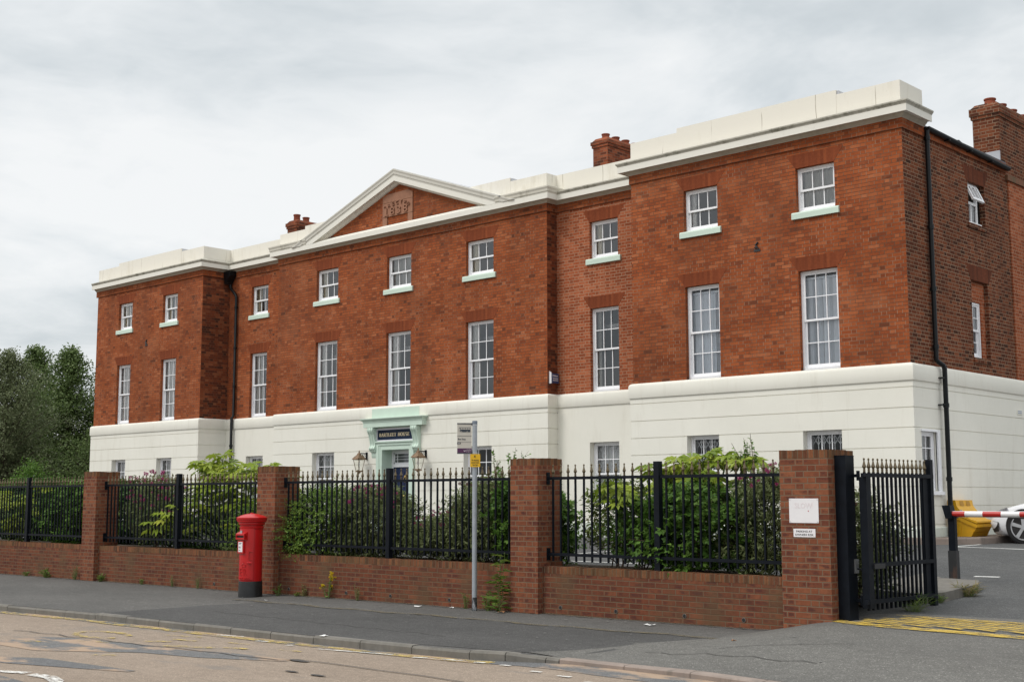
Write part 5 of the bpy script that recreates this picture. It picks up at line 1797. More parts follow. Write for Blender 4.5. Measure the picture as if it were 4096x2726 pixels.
for k in range(0, len(edges) - 1, 2):
    # reflective bands wrap the middle of the tube
    mb = MB()
    for j in range(12):
        a0, a1 = R(-58 + 116 * j / 12), R(-58 + 116 * (j + 1) / 12)
        for s in (-1, 1):
            mb.quad((edges[k], ky_ + s * .0455 * math.cos(a0), 1.425 + .0455 * math.sin(a0)), (edges[k + 1], ky_ + s * .0455 * math.cos(a0), 1.425 + .0455 * math.sin(a0)), (edges[k + 1], ky_ + s * .0455 * math.cos(a1), 1.425 + .0455 * math.sin(a1)), (edges[k], ky_ + s * .0455 * math.cos(a1), 1.425 + .0455 * math.sin(a1)))
    mb.build('red_band', M['boom_red'], arm, smooth=40)
MB().box(edges[-1] - .05, edges[-1] + .35, ky_ - .2, ky_ + .2, .25, 1.55).build('barrier_motor', M['white'], arm)

bn = empty('grit_bin', (16.55, 1.55, .88), 'yellow plastic grit bin with sloping lid beside the downpipe', 'bin')
mb = MB()
ya, ybk = 1.27, 2.05
body = [(16.33, .88), (16.68, .88), (16.73, .97), (16.75, .98), (16.80, 1.07), (16.80, 1.13), (16.27, 1.36), (16.25, 1.30)]
mb.prism(body, lambda u, v, d: (u, d, v), ya + .03, ybk - .03)
for yy in (ya + .03, ybk - .04):
    mb.prism([(16.42, .88), (16.46, .88), (16.52, 1.2), (16.47, 1.22)], lambda u, v, d: (u, yy - .012 + d, v), 0, .035)
    mb.prism([(16.58, .88), (16.70, .89), (16.75, 1.0), (16.66, 1.0), (16.65, .97), (16.6, .97)], lambda u, v, d: (u, yy - .02 + d, v), 0, .05)
mb.prism([(16.26, 1.29), (16.80, 1.065), (16.83, 1.075), (16.83, 1.125), (16.80, 1.14), (16.26, 1.37)], lambda u, v, d: (u, d, v), ya, ybk)
mb.build('bin_body', M['bin'], bn)
mb = MB()
mb.prism([(16.20, 1.40), (16.82, 1.15), (16.835, 1.165), (16.83, 1.195), (16.70, 1.235), (16.55, 1.33), (16.42, 1.50), (16.40, 1.615), (16.20, 1.615)], lambda u, v, d: (u, d, v), ya - .01, ybk + .01)
lid = mb.build('bin_lid', M['bin'], bn)
M['bin_shade'] = plain('shaded_yellow_plastic', (.40, .20, .006), .6)  # recess shade painted as a darker yellow on flat quads
for yy in (ya + .16, ya + .46):
    mb = MB().quad((16.405, yy, 1.60), (16.405, yy + .18, 1.60), (16.43, yy + .18, 1.50), (16.43, yy, 1.50))
    mb.build('lid_recess_shade', M['bin_shade'], lid)
MB().box(16.50, 16.54, ya - .03, ya - .008, 1.33, 1.42).build('lid_catch', M['chrome'], bn)


def car():
    r = empty('parked_car', (18.9, 2.15, .77), 'white low sports car parked nose-in by the house wall, only its front in view', 'car')
    O = Vector((17.0, 2.15, .765))        # nose tip on the ground; +x runs rearward
    # sections: x, half width at sill, half width at waist, z floor, z waist, z top centre, roof half width
    secs = [(-.02, .40, .55, .20, .42, .50, .3), (.04, .62, .74, .17, .47, .56, .45), (.14, .76, .86, .15, .52, .615, .55), (.32, .86, .92, .13, .62, .71, .64), (.60, .90, .955, .13, .71, .79, .68), (.95, .92, .975, .13, .78, .86, .70),
            (1.35, .92, .965, .14, .80, .91, .70), (1.62, .92, .95, .15, .79, .96, .68), (2.1, .92, .95, .15, .78, 1.17, .58), (2.5, .92, .95, .15, .79, 1.24, .56), (3.0, .92, .96, .15, .82, 1.20, .56), (3.5, .92, .97, .16, .85, 1.04, .60), (3.95, .92, .96, .18, .86, .95, .64), (4.25, .88, .90, .22, .82, .88, .6), (4.38, .78, .80, .32, .70, .76, .5)]
    mb = MB()
    rows = []
    wx = (.80, 3.45)
    for x, hs, hw_, zf, zw, zt, hr in secs:
        ring = []
        for s in (1, -1):
            pts = [(hs * .75, zf), (hs, zf + .03), (hw_, zf + .22), (hw_ * 1.0, (zf + zw) / 2 + .06), (hw_ * .975, zw), ((hw_ + hr) / 2, (zw * .45 + zt * .55)), (hr, zt - .03), (hr * .5, zt)]
            ring.append([(s * a, b) for a, b in pts])
        rows.append([(x, a, b) for a, b in ring[0]] + [(x, a, b) for a, b in ring[1][::-1]])
    n = len(rows[0])
    for rw in rows: mb.v += [tuple(O + Vector(p)) for p in rw]
    for i in range(len(rows) - 1):
        for j in range(n):
            j2 = (j + 1) % n
            mb.f.append((i * n + j, i * n + j2, (i + 1) * n + j2, (i + 1) * n + j))
    mb.f.append(tuple(range(n)))
    mb.f.append(tuple((len(rows) - 1) * n + j for j in reversed(range(n))))
    b = mb.build('car_body', M['car_paint'], r, smooth=60)
    md = b.modifiers.new('smooth', 'SUBSURF')
    md.levels = md.render_levels = 2
    for p in b.data.polygons: p.use_smooth = True
    for sy in (-1, 1):
        for xx in wx:
            c = O + Vector((xx, sy * .87, .325))
            arch = MB().tube([tuple(c + Vector((0, sy * -.05, .02))), tuple(c + Vector((0, sy * .094, .0)))], .352, 32).build('wheel_arch', M['red_dark'], r, smooth=40)
            wh = MB()
            wh.tube([tuple(c + Vector((0, sy * -.12, 0))), tuple(c + Vector((0, sy * .088, 0))), tuple(c + Vector((0, sy * .105, 0)))], [.325, .325, .30], 32)
            w_ = wh.build('wheel', M['tyre'], r, smooth=40)
            rm = MB()
            prof = [(.255, 0), (.25, .012), (.235, .012), (.228, 0)]
            i = len(rm.v)
            for rr, yy in prof:
                for j in range(32):
                    a = 2 * math.pi * j / 32
                    rm.v.append(tuple(c + Vector((rr * math.cos(a), sy * (.104 + yy), rr * math.sin(a)))))
            for k in range(3):
                for j in range(32):
                    j2 = (j + 1) % 32
                    rm.f.append((i + k * 32 + j, i + k * 32 + j2, i + (k + 1) * 32 + j2, i + (k + 1) * 32 + j))
            for k in range(5):
                a = 2 * math.pi * k / 5 + .35
                ca, sa = math.cos(a), math.sin(a)
                P = lambda u, v, d: tuple(c + Vector((u * ca - v * sa, sy * (.100 + d), u * sa + v * ca)))
                rm.prism([(.03, -.028), (.24, -.036), (.24, .036), (.03, .028)], P, 0, .016)
            rm.tube([tuple(c + Vector((0, sy * .10, 0))), tuple(c + Vector((0, sy * .125, 0)))], .05, 16)
            rm.build('rim', M['rim'], w_)
            MB().tube([tuple(c + Vector((0, sy * .098, 0))), tuple(c + Vector((0, sy * .107, 0)))], .232, 32).build('brake_well', M['red_dark'], w_)
    for sy in (-1, 1):
        # grille openings in the bumper corners, headlamps under the bonnet edge
        gx = [(.03, .46, .22), (.15, .80, .22), (.30, .905, .24), (.30, .915, .42), (.16, .845, .44), (.03, .62, .42)]
        mb = MB().quad(*[tuple(O + Vector((x - .012, sy * (y + .010), z))) for x, y, z in gx])
        mb.quad(*[tuple(O + Vector((x + .03, sy * (y - .03), z))) for x, y, z in gx][::-1])
        mb.build('bumper_intake', M['red_dark'], r)
        hx = [(.10, .60, .545), (.22, .82, .565), (.50, .925, .655), (.46, .88, .70), (.28, .76, .66), (.13, .62, .605)]
        h = MB().quad(*[tuple(O + Vector((x - .006, sy * (y + .012), z + .008))) for x, y, z in hx])
        h.quad(*[tuple(O + Vector((x + .03, sy * (y - .04), z - .02))) for x, y, z in hx][::-1])
        hl = h.build('headlight', plain('lamp_lens', (.20, .20, .22), .1, .4), r)
        MB().lathe([(.0, 0), (.045, .005), (.05, .02), (.0, .028)], tuple(O + Vector((.27, sy * .83, .62))), 12).build('lamp_bulb', M['chrome'], hl)
    gl = MB()
    gl.quad(*[tuple(O + Vector(p)) for p in ((1.66, -.62, .955), (1.66, .62, .955), (2.12, .52, 1.205), (2.12, -.52, 1.205))])
    gl.build('windscreen', plain('dark_car_glass', (.012, .014, .016), .05), r)
    for sy in (-1, 1):
        MB().quad(*[tuple(O + Vector((x, sy * y, z))) for x, y, z in ((1.75, .87, .84), (2.15, .70, 1.11), (2.9, .70, 1.13), (3.3, .86, .90))]).build('side_window', bpy.data.materials['dark_car_glass'], r)
    return r


car()

# ------------------------------------------------------------------ planting
def unit(a):
    return a / np.maximum(np.linalg.norm(a, axis=-1, keepdims=True), 1e-9)


def lance(P, Dr, Nn, L, W, fold=.25):
    """one folded diamond leaf per row"""
    S = unit(np.cross(Dr, Nn))
    N2 = unit(np.cross(S, Dr))
    L = L[:, None]; W = W[:, None]
    v = np.stack([P, P + Dr * L * .45 + S * W * .5 + N2 * W * fold, P + Dr * L - N2 * L * .08, P + Dr * L * .45 - S * W * .5 + N2 * W * fold], 1)
    return v.reshape(-1, 3), np.arange(len(P) * 4).reshape(-1, 4)


def lobed(P, Dr, Nn, L):
    """three-lobed leaf: three diamonds sharing the base point"""
    S = unit(np.cross(Dr, Nn))
    L = L[:, None]
    vs, fs = [P], []
    n = len(P)
    idx = np.arange(n)
    cur = n
    for ang, k in ((0, 1.), (.95, .8), (-.95, .8)):
        d = Dr * math.cos(ang) + S * math.sin(ang)
        s2 = unit(np.cross(d, Nn))
        vs += [P + d * L * .55 * k + s2 * L * .27, P + d * L * k - Nn * L * .1, P + d * L * .55 * k - s2 * L * .27]
        fs.append(np.stack([idx, cur + idx, cur + n + idx, cur + 2 * n + idx], 1))
        cur += 3 * n
    return np.concatenate(vs), np.concatenate(fs)


def palmate(P, Dr, Nn, L, lobes=8):
    S = unit(np.cross(Dr, Nn))
    n = len(P)
    idx = np.arange(n)
    vs, fs, cur = [P], [], n
    Lc = L[:, None]
    for k in range(lobes):
        ang = (k - (lobes - 1) / 2) / (lobes - 1) * 2 * R(128)
        kk = 1.0 - .32 * abs(ang) / R(128)
        d = Dr * math.cos(ang) + S * math.sin(ang)
        s2 = unit(np.cross(d, Nn))
        vs += [P + d * Lc * .62 * kk + s2 * Lc * .135 + Nn * Lc * .03, P + d * Lc * kk - Nn * Lc * .16, P + d * Lc * .62 * kk - s2 * Lc * .135 + Nn * Lc * .03]
        fs.append(np.stack([idx, cur + idx, cur + n + idx, cur + 2 * n + idx], 1))
        cur += 3 * n
    return np.concatenate(vs), np.concatenate(fs)


def bush(name, label, cat, c, rx, ry, z0, z1, mat, leafL, leafW, ntw, twl, per, shape='lance', up=.5, group=None, fill=.55, top=1.0, flower=None, nfl=0, stems=9, seed=1, lift=.0, outer=.35, spike=None, flmat='flower', flr=.028):
    """a shrub: leafy twigs through a lumpy volume, stems from the ground; c=(x,y)"""
    ntw = int(ntw * 1.9)
    leafL *= 1.12
    leafW *= 1.22
    g_ = np.random.default_rng(seed)
    zb = fore(c[0], c[1])
    r = empty(name, (c[0], c[1], zb), label, cat, group)
    h = z1 - z0
    # lumpy volume
    nl = 7
    lump = g_.normal(size=(nl, 3)) * .45
    th = g_.uniform(0, 2 * np.pi, ntw)
    rr = g_.uniform(outer, 1, ntw) ** .6
    zz = g_.uniform(0, 1, ntw) ** top
    prof = np.sqrt(np.clip(1 - np.clip(zz - fill, 0, 1) ** 2 / (1 - fill + 1e-6) ** 2, .03, 1)) * (.72 + .28 * np.clip(zz / .25, 0, 1))
    wob = 1 + .22 * np.sin(3 * th + 5 * zz + seed) + .13 * np.sin(7 * th - 9 * zz + 2 * seed)
    X = np.stack([np.cos(th) * rx * rr * prof * wob, np.sin(th) * ry * rr * prof * wob, z0 - zb + h * zz * (1 + .05 * np.sin(4 * th))], 1)
    out = unit(X * np.array([1, 1, 0]) + 1e-6)
    D_ = unit(out * (.8 - .4 * up) + np.array([0, 0, 1]) * (up + .15) + g_.normal(size=(ntw, 3)) * .45)
    tw = twl * g_.uniform(.6, 1.4, ntw)
    t = (np.arange(per) + .5) / per
    Pp = X[:, None, :] + D_[:, None, :] * (tw[:, None] * t[None, :])[:, :, None] - np.array([0, 0, 1]) * (tw[:, None] * (t ** 2)[None, :] * .18)[:, :, None]
    n = ntw * per
    Pp = Pp.reshape(-1, 3)
    axis = np.repeat(D_, per, 0)
    rnd = unit(g_.normal(size=(n, 3)))
    side = unit(np.cross(axis, rnd))
    Dl = unit(axis * .55 + side * .85 + np.array([0, 0, -.12]))
    Nl = unit(np.array([0, 0, 1.0]) + g_.normal(size=(n, 3)) * .45 + np.repeat(out, per, 0) * .25)
    Lf = leafL * g_.uniform(.6, 1.25, n)
    if shape == 'lance': V, F = lance(Pp, Dl, Nl, Lf, leafW * g_.uniform(.75, 1.2, n))
    elif shape == 'lobed': V, F = lobed(Pp, Dl, Nl, Lf)
    else: V, F = palmate(Pp, Dl, Nl, Lf)
    part('foliage', np_mesh('foliage', V, F, mat), r)
    sb = MB()
    pick = g_.choice(ntw, min(ntw, stems), replace=False)
    for k in pick:
        b = np.array([g_.normal() * rx * .18, g_.normal() * ry * .18, 0])
        e = X[k]
        m1 = b * .6 + e * .4 + np.array([0, 0, abs(e[2]) * .12]) + g_.normal(size=3) * .03
        sb.tube([tuple(b), tuple(m1), tuple(e), tuple(e + D_[k] * tw[k])], [.011, .009, .006, .003], 5, False)
    for k in g_.choice(ntw, min(ntw, stems * 8), replace=False):
        sb.tube([tuple(X[k] - D_[k] * .05), tuple(X[k] + D_[k] * tw[k] * .9)], [.004, .002], 4, False)
    part('stems', sb.mesh('stems', M['stem']), r)
    if nfl:
        # flower heads stand on the outer, upper twigs
        score = zz + rr * .5 + g_.uniform(0, .9, ntw)
        score = score + .9 * (-np.sin(th)) + .5 * (np.cos(th))      # most heads face the open, south side
        best = np.argsort(-score)[:nfl]
        fm = flower_mesh(M[flmat], flr, seed)
        for k in best:
            o = part('flower_head', fm, r, tuple(X[k] + D_[k] * (tw[k] + .02) + out[k] * .06), (g_.uniform(-.5, .5), g_.uniform(-.5, .5), g_.uniform(0, 6)))
            s_ = g_.uniform(.6, 1.2)
            o.scale = (s_, s_, s_ * 1.1)
    return r


_fm = {}


def flower_mesh(mat, rad, seed):
    key = (mat.name, rad)
    if key not in _fm:
        g_ = np.random.default_rng(11)
        n = 70
        P = unit(g_.normal(size=(n, 3))) * rad * g_.uniform(.3, 1, n)[:, None] * np.array([1, 1, .7])
        Dd = unit(P + g_.normal(size=(n, 3)) * .01)
        V, F = lance(P, Dd, unit(g_.normal(size=(n, 3))), np.full(n, rad * .55), np.full(n, rad * .4))
        _fm[key] = np_mesh('flower_head', V, F, mat)
    return _fm[key]


def fatsia(label, c, spots, seed, size=.20, base_z=None):
    """big palmate leaves on long stalks; spots = list of (x,y,z,count,spread)"""
    g_ = np.random.default_rng(seed)
    zb = fore(c[0], c[1])
    r = empty('fatsia_bush', (c[0], c[1], zb), label, 'shrub', 'yellow-green big-leaved shrubs')
    Ps, Ds, Ns = [], [], []
    sb = MB()
    for (x, y, z, n, spd) in spots:
        tip = np.array([x - c[0], y - c[1], z - zb])
        b = np.array([g_.normal() * .15, g_.normal() * .12, 0])
        sb.tube([tuple(b), tuple(b * .5 + tip * .45 + np.array([0, 0, .08])), tuple(tip)], [.022, .018, .012], 6, False)
        for k in range(n):
            th = k * 2.4 + g_.uniform(0, .6)
            el = g_.uniform(-.35, .85)
            d = np.array([math.cos(th) * math.cos(el), math.sin(th) * math.cos(el), math.sin(el)])
            ln = spd * g_.uniform(.6, 1.15)
            p = tip + d * ln
            sb.tube([tuple(tip), tuple(tip + d * ln * .5 + np.array([0, 0, .03])), tuple(p)], [.006, .005, .004], 4, False)
            Ps.append(p)
            Ds.append(unit(np.array([d[0], d[1], d[2] * .3 - .30]) + g_.normal(size=3) * .12))
            Ns.append(unit(np.array([d[0] * .45, d[1] * .45 - .28, .85]) + g_.normal(size=3) * .2))
    Ps, Ds, Ns = np.array(Ps), unit(np.array(Ds)), np.array(Ns)
    Ns = unit(Ns - Ds * np.sum(Ns * Ds, 1, keepdims=True))
    V, F = palmate(Ps, Ds, Ns, size * g_.uniform(.7, 1.2, len(Ps)))
    part('foliage', np_mesh('foliage', V, F, M['lf_fatsia']), r)
    part('stems', sb.mesh('stems', M['stem_green']), r)
    return r


def spots_in(x0, x1, y0, y1, z0, z1, n, cnt, spd, seed):
    g_ = np.random.default_rng(seed)
    return [(g_.uniform(x0, x1), g_.uniform(y0, y1), g_.uniform(z0, z1), cnt, spd) for _ in range(n)]


GB = 'garden shrubs behind the railings'
# left of the first pier
fatsia('pale yellow-green big-leaved shrub at the picture\'s left edge, poking through the railing', (-3.2, -9.0), spots_in(-4.6, -2.3, -9.5, -8.7, .95, 1.75, 10, 7, .18, 21) + [(-1.3, -9.4, 1.85, 5, .16)], 21, .24)
bush('leafy_bush', 'mid green round-leaved bush just left of the leftmost pier', 'shrub', (-.3, -8.9), .95, .6, .62, 1.95, M['lf_ribes'], .075, .06, 520, .22, 7, 'lobed', group=GB, seed=31)
bush('dark_bush', 'dark green dense bush behind the railing at the far left', 'shrub', (-5.2, -7.6), 2.0, .9, .55, 2.0, M['lf_dark'], .11, .05, 900, .25, 7, group=GB, seed=32)
bush('dark_bush', 'dark green dense bush between the left pier and the trees', 'shrub', (-1.2, -7.4), 2.0, .8, .55, 1.95, M['lf_dark'], .11, .05, 900, .25, 7, group=GB, seed=33)
# second bay
bush('flowering_bush', 'grey-green bush with many bright pink flower heads, right of the leftmost pier', 'shrub', (3.05, -8.85), .95, .55, .75, 2.0, M['lf_spiraea'], .085, .022, 330, .26, 9, up=.55, group=GB, seed=41, nfl=46, fill=.4, outer=.2, flr=.04)
fatsia('tallest yellow-green big-leaved shrub, rising above the railing left of the post box', (5.6, -8.7), spots_in(4.2, 7.4, -9.2, -8.1, 1.0, 2.0, 26, 8, .22, 51) + spots_in(4.4, 6.8, -8.9, -8.2, 2.05, 2.28, 10, 8, .22, 52) + [(5.0, -8.6, 2.45, 8, .2), (4.5, -9.5, 1.25, 8, .22), (4.1, -9.55, 1.05, 6, .2), (4.9, -9.5, 1.35, 6, .2)], 53, .25)
bush('honeysuckle_bush', 'small-leaved feathery bush immediately left of the post box', 'shrub', (7.2, -9.0), .85, .5, .62, 1.55, M['lf_lonicera'], .035, .020, 620, .32, 16, up=.15, group=GB, seed=42, fill=.3)
bush('dark_bush', 'dark undergrowth below the tall yellow-green shrub', 'shrub', (4.6, -8.3), 2.6, .5, .55, 1.25, M['lf_dark'], .09, .04, 500, .2, 7, group=GB, seed=43)
# third bay
bush('honeysuckle_bush', 'small-leaved feathery bush immediately right of the post box pier', 'shrub', (9.15, -9.15), .78, .55, .64, 1.78, M['lf_lonicera'], .036, .020, 800, .32, 16, up=.15, group=GB, seed=44, fill=.45)
bush('flowering_bush', 'broad grey-green bush with scattered pink flower heads left of the blue door', 'shrub', (10.3, -8.95), .95, .55, .65, 1.72, M['lf_spiraea'], .085, .022, 900, .26, 9, up=.45, group=GB, seed=45, nfl=30, fill=.5, outer=.2, flr=.034)
bush('flowering_bush', 'low olive bush with a few dull pink heads in front of the blue door', 'shrub', (12.0, -8.8), .80, .5, .65, 1.22, M['lf_spiraea'], .08, .02, 620, .26, 9, up=.5, group=GB, seed=46, nfl=20, fill=.5, outer=.2, flr=.03)
bush('flowering_bush', 'tall grey-green bush with dry heads just left of the bus stop pole', 'shrub', (13.0, -8.85), .72, .55, .65, 1.78, M['lf_spiraea'], .085, .022, 680, .28, 9, up=.55, group=GB, seed=47, nfl=14, fill=.5, outer=.2, flmat='seed')
bush('currant_bush', 'dark leafy bush with bright lobed leaves between bus stop pole and pier', 'shrub', (14.05, -8.9), .55, .55, .65, 1.85, M['lf_ribes'], .075, .06, 560, .25, 7, 'lobed', up=.5, group=GB, seed=48, fill=.55)
bush('currant_bush', 'thin upright leafy shoots rising above the railing beside the pier right of the bus stop', 'shrub', (13.55, -8.9), .30, .2, 1.5, 2.22, M['lf_ribes'], .05, .045, 18, .34, 8, 'lobed', up=1.4, group=GB, seed=49, fill=.9, outer=.1)
# fourth bay
bush('photinia_bush', 'bronze-tipped bush with pointed leaves right of the middle pier', 'shrub', (15.75, -8.8), .58, .4, .80, 1.80, M['lf_photinia'], .10, .034, 150, .24, 7, up=.8, group=GB, seed=61, fill=.55, outer=.15)
bush('currant_bush', 'open leafy bush with small lobed leaves between bronze bush and railing post', 'shrub', (16.3, -8.95), .5, .4, .72, 1.60, M['lf_ribes'], .05, .042, 170, .24, 7, 'lobed', up=.6, group=GB, seed=62, fill=.5, outer=.15)
fatsia('yellow-green big-leaved shrub topping the railing left of the signed pier', (17.0, -8.3), spots_in(16.2, 18.1, -9.0, -8.2, 1.6, 2.0, 12, 8, .2, 71) + [(17.2, -8.7, 2.16, 9, .2), (17.6, -8.7, 2.2, 9, .2), (16.8, -8.7, 2.12, 8, .2), (17.95, -8.8, 2.14, 8, .2), (16.4, -8.8, 2.02, 8, .2), (16.05, -9.4, 1.75, 7, .16), (16.3, -9.45, 1.62, 6, .16)], 72, .26)
bush('currant_bush', 'large bright green lobed-leaf bush pushing through the railing', 'shrub', (17.35, -9.1), .85, .5, .66, 1.72, M['lf_ribes'], .068, .055, 480, .26, 7, 'lobed', up=.5, group=GB, seed=63, fill=.5)
bush('flowering_bush', 'dark bush with a few pink heads immediately left of the signed pier', 'shrub', (18.55, -8.9), .68, .5, .64, 1.88, M['lf_spiraea'], .085, .022, 620, .26, 9, up=.5, group=GB, seed=64, nfl=20, fill=.6, outer=.15, flr=.03)
bush('currant_bush', 'thin leafy shoot standing above the railing left of the signed pier', 'shrub', (18.05, -8.85), .12, .10, 1.6, 2.24, M['lf_ribes'], .045, .04, 9, .28, 7, 'lobed', up=1.6, group=GB, seed=65, fill=.9, outer=.1)
bush('flowering_bush', 'drooping bush with dry brown heads behind the open gate leaf', 'shrub', (19.45, -8.55), .48, .6, .42, 1.55, M['lf_spiraea'], .085, .022, 420, .28, 9, up=.5, group=GB, seed=66, nfl=9, fill=.4, outer=.15, flmat='seed')


# ---- trees beyond the house
def tree(name, label, c, zb, zt, r0, mat, seed, nb, lf, prof, group='trees left of the house', per=26, cs=.34, lean=(0, 0), flat=1.0):
    g_ = np.random.default_rng(seed)
    r = empty(name, (c[0], c[1], zb), label, 'tree', group)
    H = zt - zb
    tr = MB()
    pts = [(0, 0, -.3), (lean[0] * .3 + .05, lean[1] * .3, H * .3), (lean[0] * .6 - .04, lean[1] * .6, H * .6), (lean[0], lean[1], H * .96)]
    tr.tube(pts, [.20, .15, .09, .012], 10)
    C, Dd = [], []
    for k in range(nb):
        t = .10 + .90 * (k + g_.uniform(0, 1)) / nb
        th = k * 2.399 + g_.uniform(-.4, .4)
        L_ = r0 * prof(t) * g_.uniform(.55, 1.12)
        el = .25 + .5 * t
        base = np.array([lean[0] * t, lean[1] * t, H * t * .96])
        d = np.array([math.cos(th) * math.cos(el), math.sin(th) * math.cos(el), math.sin(el)])
        e = base + d * L_
        mid = base + d * L_ * .5 + np.array([0, 0, -.05 * L_])
        tr.tube([tuple(base), tuple(mid), tuple(e)], [.05 * (1.1 - t), .03 * (1.1 - t), .006], 5, False)
        m_ = max(3, int(L_ / .24))
        for j in range(m_):
            s_ = (j + .6) / m_
            if s_ < .15 and t < .8: continue
            q = base * (1 - s_) + e * s_ if s_ > .5 else base * (1 - 2 * s_) + mid * 2 * s_
            q = base + d * L_ * s_
            C.append(q + g_.normal(size=3) * cs * .55)
            Dd.append(d)
    for j in range(14):
        C.append(np.array([lean[0], lean[1], H * (.9 + .1 * j / 14)]) + g_.normal(size=3) * np.array([.06, .06, .03]))
        Dd.append(np.array([0, 0, 1.]))
    C, Dd = np.array(C), np.array(Dd)
    n = len(C) * per
    P = np.repeat(C, per, 0) + np.clip(g_.normal(size=(n, 3)), -1.5, 1.5) * np.array([cs, cs, cs * .55 * flat]) * np.repeat(g_.uniform(.5, 1.2, len(C)), per)[:, None]
    top = np.clip((P[:, 2] - H * .86) / (H * .14), 0, 1)
    P[:, 0] = P[:, 0] * (1 - .4 * top) + lean[0] * .6 * top
    P[:, 1] = P[:, 1] * (1 - .4 * top) + lean[1] * .6 * top
    Dl = unit(np.repeat(Dd, per, 0) * .5 + g_.normal(size=(n, 3)))
    Nl = unit(np.array([0, 0, 1.]) + g_.normal(size=(n, 3)) * .6)
    V, F = lance(P, Dl, Nl, lf * g_.uniform(.6, 1.3, n), lf * .62 * g_.uniform(.7, 1.2, n))
    part('crown', np_mesh('crown', V, F, mat), r)
    part('trunk', tr.mesh('trunk', M['bark'], smooth=60), r)
    return r


cone = lambda t: max(.05, (1 - t) ** .62 * (1.0 + .22 * math.sin(t * 23)))
egg = lambda t: max(.08, math.sin(math.pi * min(1, .18 + .82 * t)) ** .75)
tree('alder_tree', 'dark green alder with the right-hand pointed top, beside the house wall', (-26.2, 4.2), 0, 8.35, 3.3, M['lf_alder'], 81, 110, .14, cone, per=40, cs=.36)
tree('alder_tree', 'dark green alder with the left-hand pointed top, between birch and house', (-31.0, 5.0), 0, 8.85, 3.5, M['lf_alder'], 82, 110, .14, cone, per=40, cs=.36)
tree('alder_tree', 'lower dark alder filling in against the corner of the house', (-24.2, 6.0), 0, 7.2, 3.2, M['lf_alder'], 83, 100, .14, lambda t: max(.1, 1.1 * (1 - t) ** .55), per=36, cs=.38)
tree('birch_tree', 'pale silvery birch at the left edge of the picture', (-22.9, -.2), 0, 7.55, 2.7, M['lf_birch'], 84, 150, .10, lambda t: max(.06, (math.sin(math.pi * min(1, .12 + .86 * t)) ** .7)), per=36, cs=.30)
tree('birch_tree', 'grey-green birch partly cut by the left edge of the picture', (-25.0, -.9), 0, 6.6, 2.3, M['lf_birch'], 85, 90, .085, lambda t: max(.06, (math.sin(math.pi * min(1, .12 + .86 * t)) ** .7)), per=32, cs=.30)
tree('alder_tree', 'broad low tree behind the leftmost railing', (-19.6, 2.2), 0, 4.3, 2.3, M['lf_alder'], 86, 70, .10, egg, per=30)
tree('alder_tree', 'dense dark thicket tree low behind the birches', (-27.5, 2.2), 0, 5.2, 3.2, M['lf_alder'], 87, 90, .11, egg, per=32)
tree('alder_tree', 'yellowish low sapling just above the leftmost railing', (-18.3, -1.3), 0, 2.75, 1.5, M['lf_ribes'], 88, 50, .09, egg, per=26)
tree('alder_tree', 'grey-green tree filling the gap between the two pointed alders', (-29.5, 8.5), 0, 8.6, 3.4, M['lf_birch'], 90, 90, .13, lambda t: max(.1, 1.1 * (1 - t) ** .6), per=34, cs=.4)
tree('alder_tree', 'far dark tree at the picture\'s left edge behind the birches', (-36.0, 2.5), 0, 7.0, 3.6, M['lf_alder'], 89, 90, .12, egg, per=32)


# ---- weeds, grass and litter along the wall
def weed(label, x, y, h, n, spread, leafL, leafW, mat, seed, zf=front, flowers=0, cat='weed', name='weed', per=7, up=.9, fmat='ragwort', fr=.014):
    g_ = np.random.default_rng(seed)
    z = zf(x, y)
    r = empty(name, (x, y, z), label, cat, 'weeds at the foot of the wall')
    Ps, Ds, Ns = [], [], []
    sb = MB()
    tips = []
    for k in range(n):
        th = g_.uniform(0, 2 * np.pi)
        o = spread * g_.uniform(.2, 1)
        hh = h * g_.uniform(.45, 1)
        e = np.array([math.cos(th) * o, math.sin(th) * o * .5, hh])
        b = np.array([e[0] * .25, e[1] * .25, -.01])
        m_ = (b + e) / 2 + np.array([0, 0, hh * .12])
        sb.tube([tuple(b), tuple(m_), tuple(e)], [.0045, .0035, .002], 4, False)
        tips.append(e)
        for j in range(per):
            s_ = (j + g_.uniform(.1, 1)) / per
            p = b * (1 - s_) ** 2 + 2 * m_ * s_ * (1 - s_) + e * s_ ** 2
            a = g_.uniform(0, 2 * np.pi)
            Ps.append(p)
            Ds.append(unit(np.array([math.cos(a), math.sin(a), up * g_.uniform(.0, 1)])))
            Ns.append(unit(np.array([0, 0, 1.]) + g_.normal(size=3) * .4))
    Ps, Ds, Ns = map(np.array, (Ps, Ds, Ns))
    V, F = lance(Ps, Ds, Ns, leafL * g_.uniform(.5, 1.2, len(Ps)), leafW * g_.uniform(.6, 1.2, len(Ps)))
    part('leaves', np_mesh('leaves', V, F, mat), r)
    part('stems', sb.mesh('stems', M['stem_green']), r)
    if flowers:
        fm = flower_mesh(M[fmat], fr, 1)
        for k in range(flowers):
            e = tips[k % len(tips)] + g_.normal(size=3) * np.array([.03, .02, .03]) * (1 if k >= len(tips) else .2)
            part('flower_head', fm, r, tuple(e))
    return r


